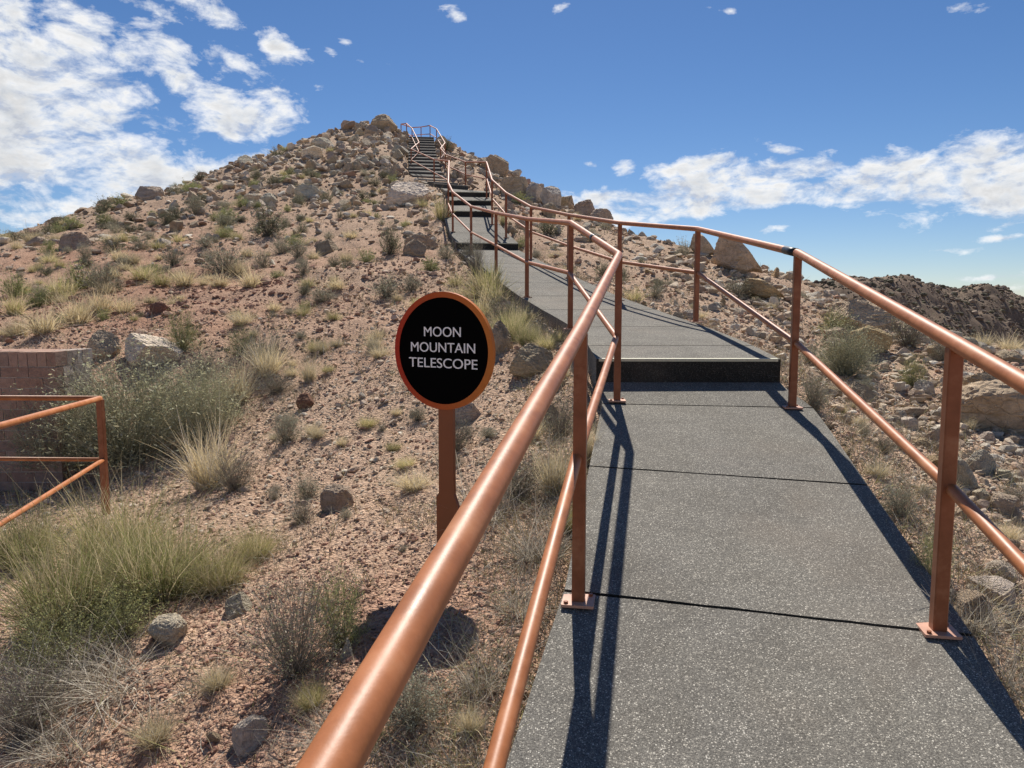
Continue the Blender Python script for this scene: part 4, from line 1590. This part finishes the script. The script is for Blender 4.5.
def box_verts(cx, cy, z0, z1, wx, wy, rz, bev=.004):
    """upright box with chamfered vertical edges"""
    prof = []
    for sx, sy in ((-1, -1), (1, -1), (1, 1), (-1, 1)):
        x, y = sx * wx / 2, sy * wy / 2
        if (sx * sy) > 0:
            prof += [(x, y - sy * bev), (x - sx * bev, y)] if sx * sy > 0 else []
        else:
            prof += [(x - sx * bev, y), (x, y - sy * bev)]
    # order them around
    prof.sort(key=lambda p: math.atan2(p[1], p[0]))
    c, s = math.cos(rz), math.sin(rz)
    n = len(prof)
    V = [(cx + x * c - y * s, cy + x * s + y * c, z) for z in (z0, z1) for x, y in prof]
    Fs = [tuple(range(n - 1, -1, -1)), tuple(range(n, 2 * n))]
    Fs += [(i, (i + 1) % n, n + (i + 1) % n, n + i) for i in range(n)]
    return V, Fs


def post_obj(parent, x, y, z0, z1, rz, w=.05, plate=.125, bolts=True):
    V, Fs = box_verts(x, y, z0 + .011, z1, w, w, rz)
    loc = Vector(parent.location)
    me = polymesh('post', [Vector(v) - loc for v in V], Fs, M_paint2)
    p = link('post', me, parent)
    if plate:
        V, Fs = box_verts(x, y, z0 + .001, z0 + .012, plate, plate, rz, .003)
        me = polymesh('base_plate', [Vector(v) - loc for v in V], Fs, M_plate)
        link('base_plate', me, p)
        if bolts:
            for sx, sy in ((-1, -1), (1, 1)):
                c, s = math.cos(rz), math.sin(rz)
                bx, by = sx * .045, sy * .045
                V, Fs, sm = tube([(x + bx * c - by * s, y + bx * s + by * c, z0 + .011), (x + bx * c - by * s, y + bx * s + by * c, z0 + .021)], .009, 6)
                link('bolt', polymesh('bolt', [v - loc for v in V], Fs, M_paint2), p)
    return p


def railing(name, label, rows, inward, topr=.0285, midr=.0225, sleeve=None):
    """rows: (x, y, z_base, z_top, z_mid, has_post) relative to the eye"""
    x0, y0, zb = rows[1][0], rows[1][1], rows[1][2]
    root = empty(name, (x0, y0, zb + E_))
    tag(root, label, 'handrail')
    top = [(r[0], r[1], r[3] + E_) for r in rows]
    mid = [(r[0] + inward * -.012, r[1], r[4] + E_) for r in rows]
    tube_obj('top_rail', round_corners(top, .05), topr, M_paint, root, 20)
    tube_obj('mid_rail', round_corners(mid, .04), midr, M_paint, root, 16)
    for r in rows:
        if r[5]:
            rz = -heading(r[1])
            near = r[1] < 16
            cxx = path_at(r[1])[0]
            zb_ = zpath(r[1] + (r[0] - cxx) * math.sin(heading(r[1]))) if 0 < r[1] < 29 else r[2]
            zb_ -= cross(r[1]) * (1 if r[0] > cxx else -1) * .9 + .001
            post_obj(root, r[0], r[1], zb_ + E_, r[3] + E_ - topr * .6, rz, bolts=near)
    if sleeve:
        i, t0, t1 = sleeve
        a, b = Vector(top[i]), Vector(top[i + 1])
        tube_obj('splice_sleeve', [a.lerp(b, t0), a.lerp(b, t1)], topr + .0022, M_tape, root, 20)
    return root


def zpath(y):
    for run in ramp_runs:
        if run[0] <= y < run[2]:
            return zprof(run, y)
    for q, (yy, z) in enumerate(tops):
        y2 = tops[q + 1][0] if q + 1 < len(tops) else 60
        if yy <= y < y2:
            return z
    return -2.6


def row(px, py_top, py_low, d, post=True, base=None):
    a, b = ray(px, py_top)
    c = ray(px, py_low)[1]
    return (a * d, d, zpath(d) if base is None else base, b * d, c * d, post)


n_ = ray(330, 768)
m_ = ray(485, 768)
l1 = row(581, 329, 457, 2.88)
nt = (n_[0] * .69, .69, n_[1] * .69)
nm = (m_[0] * 1.45, 1.45, m_[1] * 1.45)
ex = lambda p, x, z, y: (x + (p[0] - x) * (2.88 - y) / (2.88 - p[1]), z + (p[2] - z) * (2.88 - y) / (2.88 - p[1]))
L = []
for yy in (-2.2, .22):
    a_ = ex(nt, l1[0], l1[3], yy)
    b_ = ex(nm, l1[0], l1[4], yy)
    L.append((a_[0], yy, -1.68 if yy > 0 else -2.15, a_[1], b_[1], True))
L += [row(581, 329, 457, 2.88), row(619, 255, 337, 5.63), row(571, 223, 273, 7.82), row(527, 219, 262, 10.6), row(496, 213, 245, 13.3),
      row(471, 206.5, 232, 17.0), row(452.5, 192, 213.5, 19.4), row(448.3, 183, 203, 22.2), row(449, 161, 181, 27.3)]
L += [row(434, 159.5, 172.5, 30.8), row(411, 149, 160, 35.2), row(419, 142.5, 152, 38.5), row(412, 128.5, 137, 43.0), row(406.5, 123.5, 132.5, 45.5)]
railing('handrail', 'terracotta painted handrail along the left side of path and stairs', L, 1, sleeve=(3, .43, .47))
Rr = [(.72, -2.2, -2.12, -1.05, -1.58, True), (1.14, .15, -1.68, -.60, -1.12, True)]
Rr += [row(955, 343, 487, 2.72), row(798, 253, 343, 5.45), row(698, 229, 273, 8.54), row(620, 223, 262, 10.53), row(569, 215, 246, 13.0), row(531, 207, 232, 16.0),
       row(506, 193, 215, 18.8), row(492, 180, 199, 21.0), row(486.5, 162, 179, 25.8), row(465.5, 162, 174.5, 30.0), row(445.5, 154.5, 165, 34.0), row(440.5, 148.5, 158, 36.8),
       row(445, 143, 152, 38.6), row(436.5, 129, 138, 43.2), row(430, 125.5, 134, 45.5)]
Rr = [(r[0], r[1], r[2], r[3], r[4], r[5]) for r in Rr]
railing('handrail', 'terracotta painted handrail along the right side of path and stairs', Rr, -1, sleeve=(3, .008, .085))
# lookout railing at the top
lo = [row(406.5, 123.5, 132.5, 45.6, True), row(401, 124, 132, 48.0), row(412, 127.6, 135.5, 49.5), row(421, 127, 134.5, 49.0), row(430, 125.5, 134, 45.6, False)]
lo[0] = lo[0][:5] + (False,)
rt = railing('lookout_railing', 'small railing around the lookout at the top of the stairs', lo, 0)
rt['category'] = 'railing'

# small railing at the lower left, a corner with two arms
zc = -.775
cx, cy = ray(100, 400)[0] * 6.3, 6.3
rl = empty('railing', (cx, cy, -1.87 + E_))
tag(rl, 'small terracotta corner railing in front of the brick wall', 'railing')
A = (cx - 4.2, cy + .15, zc + E_)
B = (cx, cy, zc + E_)
C_ = (cx + 1.12, cy - 5.2, zc + E_ + .17)
fl = lambda p, dz: (p[0], p[1], p[2] + dz)
tube_obj('top_rail', [A, B], .021, M_paint, rl, 16)
tube_obj('top_rail', [B, C_], .0213, M_paint, rl, 16)
tube_obj('mid_rail', [fl(A, -.52), fl(B, -.52)], .017, M_paint, rl, 16)
tube_obj('mid_rail', [fl(B, -.52), fl(C_, -.68)], .0173, M_paint, rl, 16)
post_obj(rl, cx, cy, -1.90 + E_, zc + E_ - .01, 0, .05)
post_obj(rl, cx - 2.4, cy + .09, -1.90 + E_, zc + E_ - .01, 0, .05)
post_obj(rl, cx + .56, cy - 2.6, -1.90 + E_, zc + E_ + .08, 0, .045)
post_obj(rl, cx + 1.12, cy - 5.2, -1.95 + E_, zc + E_ + .15, 0, .045)


# ------------------------------------------------------------------ brick wall
def brick_wall():
    x1, y0 = ray(55, 352)[0] * 7.8, 7.8
    ztop = ray(55, 352)[1] * 7.8 + E_
    depth = .66
    length = 3.6
    x0 = x1 - length
    m, t = newmat('brown_brick')
    at = t.n('ShaderNodeAttribute', attribute_name='Col').outputs['Color']
    co = t.n('ShaderNodeTexCoord').outputs['Object']
    n = t.noise(co, 14, 6, .7)
    c = t.mix(.7, at, t.ramp(n.outputs[0], [(.3, (.65, .62, .6)), (.7, (1.25, 1.22, 1.2))]), 'MULTIPLY')
    t.out(c, .9, n.outputs[0], .9, .02, .2)
    mm = mat_flat('mortar', (.55, .47, .40), .95, .1, 40, .15)
    root = empty('brick_wall', (x1, y0, ztop - 1.5))
    tag(root, 'low brown brick retaining wall end behind the small railing', 'wall')
    V, Fs, C = [], [], []
    rg = random.Random(4)

    def brick(a, b, c_, d, e, f, col):
        o = len(V)
        bv = .006
        j = lambda: rg.uniform(-.003, .003)
        for X in (a, b):
            for Y in (c_, d):
                for Z in (e, f):
                    V.append((X + j() - x1, Y + j() - y0, Z + j() - (ztop - 1.5)))
                    C.append(col)
        Fs.extend([(o, o + 1, o + 3, o + 2), (o + 4, o + 6, o + 7, o + 5), (o, o + 4, o + 5, o + 1), (o + 2, o + 3, o + 7, o + 6), (o, o + 2, o + 6, o + 4), (o + 1, o + 5, o + 7, o + 3)])
    z = ztop
    cr = [(.40, .255, .19), (.36, .235, .18), (.44, .295, .225), (.35, .25, .20)]
    cg = [(.52, .43, .36), (.58, .49, .42), (.47, .37, .30)]
    g = .01
    # soldier course on the front and the side
    x = x1
    hh = .15
    while x > x0:
        w = .098
        brick(x - w + g, x, y0, y0 + .2, z - hh, z, rg.choice(cr))
        x -= w
    y = y0 + .2 + g
    while y < y0 + depth:
        brick(x1 - .2, x1, y, y + .088, z - hh + .002, z - .002, rg.choice(cg))
        y += .098
    brick(x0, x1 - .21, y0 + .21, y0 + depth, z - hh, z - .005, cr[0])
    z -= hh + g
    r = 0
    while z > ztop - 1.65:
        hh = .1
        x = x1 - (.0 if r % 2 else 0)
        first = True
        while x > x0:
            w = .29 if not (first and r % 2) else .145
            brick(x - w + g, x, y0, y0 + .12, z - hh, z, rg.choice(cr))
            x -= w
            first = False
        y = y0 + .12 + g
        first = True
        while y < y0 + depth:
            w = .2 if not (first and r % 2) else .1
            e = min(y + w - g, y0 + depth)
            brick(x1 - .12, x1 + .001, y, e, z - hh, z, rg.choice(cg))
            y += w
            first = False
        z -= hh + g
        r += 1
    me = mesh_np('bricks', V, Fs, m, np.array(C))
    link('bricks', me, root)
    V.clear()
    Fs.clear()
    C.clear()
    brick(x0 + .02, x1 - .012, y0 + .010, y0 + depth - .01, ztop - 1.66, ztop - .012, (0, 0, 0))
    link('mortar', polymesh('mortar', V, Fs, mm), root)


brick_wall()


# ------------------------------------------------------------------ sign
def build_sign():
    d = 3.83
    X, Yv, Z = P(443.5, 351, d)
    gx, gy = P(443, 545, d)[:2]
    base = gz(gx, gy)
    yaw = math.radians(-29)           # facing a little to the viewer's left
    root = empty('sign', (X, d, base), yaw)
    tag(root, 'round black telescope sign with red and orange rim on a post', 'sign')
    cz = Z - base
    Rr_, rin = .297, .269

    def disc_ring(ro, ri, y0, y1, n=96):
        V, Fs = [], []
        for k in range(n):
            a = 2 * math.pi * k / n
            for r_, y in ((ro, y0), (ro, y1), (ri, y1), (ri, y0)):
                V.append((r_ * math.cos(a), y, cz + r_ * math.sin(a)))
        for k in range(n):
            k2 = (k + 1) % n
            for q in range(4):
                q2 = (q + 1) % 4
                Fs.append((k * 4 + q, k2 * 4 + q, k2 * 4 + q2, k * 4 + q2))
        return V, Fs
    # printed colour runs from red on the left to orange on the right
    m, t = newmat('rim_print')
    co = t.n('ShaderNodeTexCoord').outputs['Object']
    sp = t.n('ShaderNodeSeparateXYZ')
    t.l(co, sp.inputs[0])
    fx = t.math('MULTIPLY_ADD', sp.outputs[0], 1.6, .5)
    fx = t.math('ADD', fx, t.math('MULTIPLY', t.noise(co, 8, 4).outputs[0], .08))
    c = t.ramp(fx, [(.05, (.46, .035, .02)), (.5, (.50, .11, .03)), (.95, (.58, .19, .04))])
    t.out(c, .5, spec=.12)
    V, Fs = disc_ring(Rr_, rin, -.012, .012)
    link('rim', polymesh('rim', V, Fs, m), root)
    n = 96
    V = [(rin * math.cos(2 * math.pi * k / n), y, cz + rin * math.sin(2 * math.pi * k / n)) for y in (-.009, .010) for k in range(n)]
    Fs = [tuple(range(n)), tuple(range(2 * n - 1, n - 1, -1))]
    face = link('panel', polymesh('panel', V, Fs, mat_flat('sign_black', (.002, .002, .002), .7, .03, 60, .3)), root)
    mt = mat_flat('sign_lettering', (.9, .9, .88), .5, .3, 80, .12)
    for word, dz, w, h in (('MOON', .097, .222, .049), ('MOUNTAIN', .018, .388, .049), ('TELESCOPE', -.061, .414, .049)):
        cu = bpy.data.curves.new('lettering', 'FONT')
        cu.body = word
        cu.size = 1
        cu.offset = 0.0
        cu.extrude = .0
        o = bpy.data.objects.new('tmp', cu)
        COL.objects.link(o)
        dg = bpy.context.evaluated_depsgraph_get()
        dg.update()
        me = bpy.data.meshes.new_from_object(o.evaluated_get(dg))
        bpy.data.objects.remove(o)
        vs = np.array([v.co[:] for v in me.vertices])
        mn, mx = vs.min(0), vs.max(0)
        for v in me.vertices:
            x = (v.co.x - (mn[0] + mx[0]) / 2) / (mx[0] - mn[0]) * w
            z = (v.co.y - (mn[1] + mx[1]) / 2) / (mx[1] - mn[1]) * h
            v.co = (x, -.0105, cz + dz + z)
        # three strokes laid side by side make the heavier letters of the sign
        V = np.array([v.co[:] for v in me.vertices])
        Fq = [tuple(p.vertices) for p in me.polygons]
        VV, FF = [], []
        for q, dx in enumerate((-.0008, 0, .0008)):
            W_ = V + np.array([dx, -.0002 * q, 0])
            FF += [tuple(a + len(VV) for a in f) for f in Fq]
            VV += [tuple(v) for v in W_]
        link('lettering', polymesh('lettering', VV, FF, mt), face)
    # flat post with a wider foot
    mp, t = newmat('sign_post_paint')
    co = t.n('ShaderNodeTexCoord').outputs['Object']
    n_ = t.noise(co, 12, 5)
    c = t.mix(n_.outputs[0], (.22, .065, .022), (.27, .084, .030))
    t.out(c, .42, n_.outputs[0], .15, .004, .4)
    ztop = cz - rin + .03
    prof = [(-.062, -.02), (-.062, .27), (-.046, .30), (-.044, ztop), (.044, ztop), (.046, .30), (.088, .19), (.088, -.02)]
    n = len(prof)
    th = .022
    V = [(x, y, z) for y in (.0125, .0125 + th) for x, z in prof]
    Fs = [tuple(range(n)), tuple(range(2 * n - 1, n - 1, -1))] + [(i, n + i, n + (i + 1) % n, (i + 1) % n) for i in range(n)]
    # Fs of the front run along the x-z outline
    po = link('post', polymesh('post', V, Fs, mp), root)
    V, Fs = box_verts(.012, .008, -.01, .10, .008, .01, 0, .001)
    link('slot', polymesh('slot', V, Fs, M_joint), po)
    V, Fs = box_verts(-.03, -.01, -.01, .03, .05, .05, 0, .004)
    link('foot_bolt', polymesh('foot_bolt', V, Fs, mat_flat('weathered_metal', (.16, .2, .2), .5)), po)


build_sign()

# ------------------------------------------------------------------ sun, sky, clouds
SUN_EL, SUN_AZ = math.radians(50), math.radians(3.4)
sd = Vector((math.sin(SUN_AZ) * math.cos(SUN_EL), math.cos(SUN_AZ) * math.cos(SUN_EL), math.sin(SUN_EL)))
sl = bpy.data.lights.new('sun', 'SUN')
sl.energy = 5.0
sl.angle = math.radians(.53)
sl.color = (1, .955, .875)
so = bpy.data.objects.new('sun', sl)
COL.objects.link(so)
so.rotation_euler = sd.to_track_quat('Z', 'Y').to_euler()

w = bpy.data.worlds.new('World')
sc.world = w
w.use_nodes = True
t = NT(w)
sky = t.n('ShaderNodeTexSky')
sky.sky_type = 'NISHITA'
sky.sun_disc = False
sky.sun_elevation = SUN_EL
sky.sun_rotation = SUN_AZ
sky.altitude = 1700
sky.air_density = 1.0
sky.dust_density = .4
sky.ozone_density = 2.5
co = t.n('ShaderNodeTexCoord').outputs['Generated']
sp = t.n('ShaderNodeSeparateXYZ')
t.l(co, sp.inputs[0])
az = t.math('ARCTAN2', sp.outputs[0], sp.outputs[1])
el = t.math('ARCSINE', sp.outputs[2])
cv = t.n('ShaderNodeCombineXYZ')
t.l(az, cv.inputs[0])
t.l(el, cv.inputs[1])
UV = cv.outputs[0]
nz = t.noise(UV, 5, 3, .5)
wv = t.n('ShaderNodeVectorMath', operation='MULTIPLY_ADD')
t.l(nz.outputs['Color'], wv.inputs[0])
wv.inputs[1].default_value = (.10, .06, 0)
t.l(UV, wv.inputs[2])
WUV = wv.outputs[0]


def azel(px, py):
    a, b = ray(px, py)
    return math.atan(a), math.atan(b / math.hypot(1, a))


mask = None
for px, py, rx, ry, rot, s in [
    (20, 105, 85, 70, -10, 1.1), (85, 35, 34, 30, 0, 1.0), (5, 20, 34, 22, 0, .9), (60, 110, 60, 50, 0, 1.0), (100, 95, 34, 22, 0, .8),
    (95, 165, 130, 32, 10, 1.05), (30, 150, 70, 26, 0, 1.0), (215, 172, 80, 16, -14, .9), (20, 205, 60, 9, 0, .8), (70, 195, 90, 12, 0, .75),
    (145, 50, 26, 14, 30, .5), (125, 62, 30, 14, 10, .6), (190, 85, 26, 16, 25, .78), (225, 62, 34, 14, 20, .66), (275, 52, 26, 12, 38, .72), (215, 100, 40, 18, 18, .85), (248, 122, 44, 20, -6, .95), (270, 100, 28, 14, 30, .7), (178, 55, 40, 22, 20, .5),
    (225, 18, 26, 12, 15, .6), (150, 10, 30, 8, 22, .55), (200, 8, 20, 7, 10, .45), (336, 44, 11, 7, 10, .55), (318, 56, 8, 5, 20, .5), (350, 64, 9, 4, 0, .42), (305, 90, 9, 6, 0, .5), (378, 64, 8, 4, 0, .4), (160, 130, 50, 18, 15, .5),
    (452, 11, 14, 6, 0, .5), (558, 7, 8, 5, 0, .45), (697, 10, 10, 4, 0, .42), (725, 10, 12, 3, 0, .36), (960, 13, 12, 5, 5, .45),
    (840, 190, 330, 15, -3, 1.15), (900, 172, 90, 18, -8, 1.05), (990, 168, 120, 26, -2, 1.2), (1110, 172, 160, 32, 0, 1.1), (740, 180, 100, 15, -6, 1.0), (640, 200, 110, 11, 0, 1.1), (700, 168, 50, 10, -4, .85),
    (626, 171, 12, 8, 0, .6), (776, 151, 22, 5, 8, .5), (593, 165, 7, 4, 0, .6), (700, 206, 170, 6, 0, .9), (1000, 231, 24, 4, 0, .62), (945, 242, 26, 3, 0, .42), (783, 233, 24, 3, -3, .5), (990, 271, 50, 4, 0, .5), (880, 277, 40, 3, 0, .4), (1015, 285, 50, 4, 0, .4),
]:
    if not s:
        continue
    u0, v0 = azel(px, py)
    mp = t.n('ShaderNodeMapping')
    mp.vector_type = 'TEXTURE'
    mp.inputs['Location'].default_value = (u0 + .05, v0 + .03, 0)
    mp.inputs['Rotation'].default_value = (0, 0, math.radians(-rot))
    mp.inputs['Scale'].default_value = (rx / F, ry / F, 1)
    t.l(WUV, mp.inputs[0])
    sx = t.n('ShaderNodeVectorMath', operation='LENGTH')
    fl_ = t.n('ShaderNodeVectorMath', operation='MULTIPLY')
    t.l(mp.outputs[0], fl_.inputs[0])
    fl_.inputs[1].default_value = (1, 1, 0)
    t.l(fl_.outputs[0], sx.inputs[0])
    v = t.math('MULTIPLY', t.math('SUBTRACT', 1.25, sx.outputs['Value']), s)
    mask = v if mask is None else t.math('MAXIMUM', mask, v)


def cloudnoise(off):
    m2 = t.n('ShaderNodeMapping')
    m2.inputs['Location'].default_value = off
    m2.inputs['Scale'].default_value = (1, 1.9, 1)
    t.l(UV, m2.inputs[0])
    a = t.noise(m2.outputs[0], 15, 9, .62, .4)
    b = t.noise(m2.outputs[0], 48, 7, .62, .3)
    return t.math('ADD', t.math('MULTIPLY', a.outputs[0], .72), t.math('MULTIPLY', b.outputs[0], .28))


rear_fill = t.math('MULTIPLY', t.math('SUBTRACT', t.math('ABSOLUTE', az), 1.0, clamp=True), 1.15)  # unseen clouds added behind the camera as white fill light
rear_fill = t.math('SUBTRACT', rear_fill, 1.0)
mask = t.math('MAXIMUM', mask, rear_fill)
mclamp = t.math('MINIMUM', mask, .78)
n1 = cloudnoise((0, 0, 0))
n2 = cloudnoise((0, .028, 0))
den = t.math('ADD', t.math('MULTIPLY', t.math('SUBTRACT', n1, .5), 3.4), t.math('SUBTRACT', mclamp, .25))
fac = t.math('MULTIPLY', t.ramp(den, [(0.0, (0, 0, 0)), (.20, (.34, .34, .34)), (.60, (.97, .97, .97))]), t.ramp(el, [(0.0, (0, 0, 0)), (.03, (1, 1, 1))]))
# the sides of the clouds away from the sun are greyer
sh = t.math('MULTIPLY_ADD', t.math('SUBTRACT', n1, n2), 3.2, .55)
thick = t.ramp(den, [(.35, (1, 1, 1)), (1.0, (.70, .70, .70))])
ccol = t.ramp(sh, [(.2, (.58, .62, .71)), (.55, (.85, .88, .92)), (.85, (1.0, 1.0, 1.0))])
ccol = t.mix(1, ccol, thick, 'MULTIPLY')
hs = t.n('ShaderNodeHueSaturation')
hs.inputs['Saturation'].default_value = 1.17
hs.inputs['Value'].default_value = 1.0
t.l(t.mix(1, sky.outputs[0], (.97, .98, 1.06), 'MULTIPLY'), hs.inputs['Color'])
bg1 = t.n('ShaderNodeBackground')
bg1.inputs[1].default_value = .064
t.l(hs.outputs[0], bg1.inputs[0])
bg2 = t.n('ShaderNodeBackground')
bg2.inputs[1].default_value = .84
t.l(ccol, bg2.inputs[0])
mx = t.n('ShaderNodeMixShader')
t.l(fac, mx.inputs[0])
t.l(bg1.outputs[0], mx.inputs[1])
t.l(bg2.outputs[0], mx.inputs[2])
wo = t.n('ShaderNodeOutputWorld')
t.l(mx.outputs[0], wo.inputs[0])
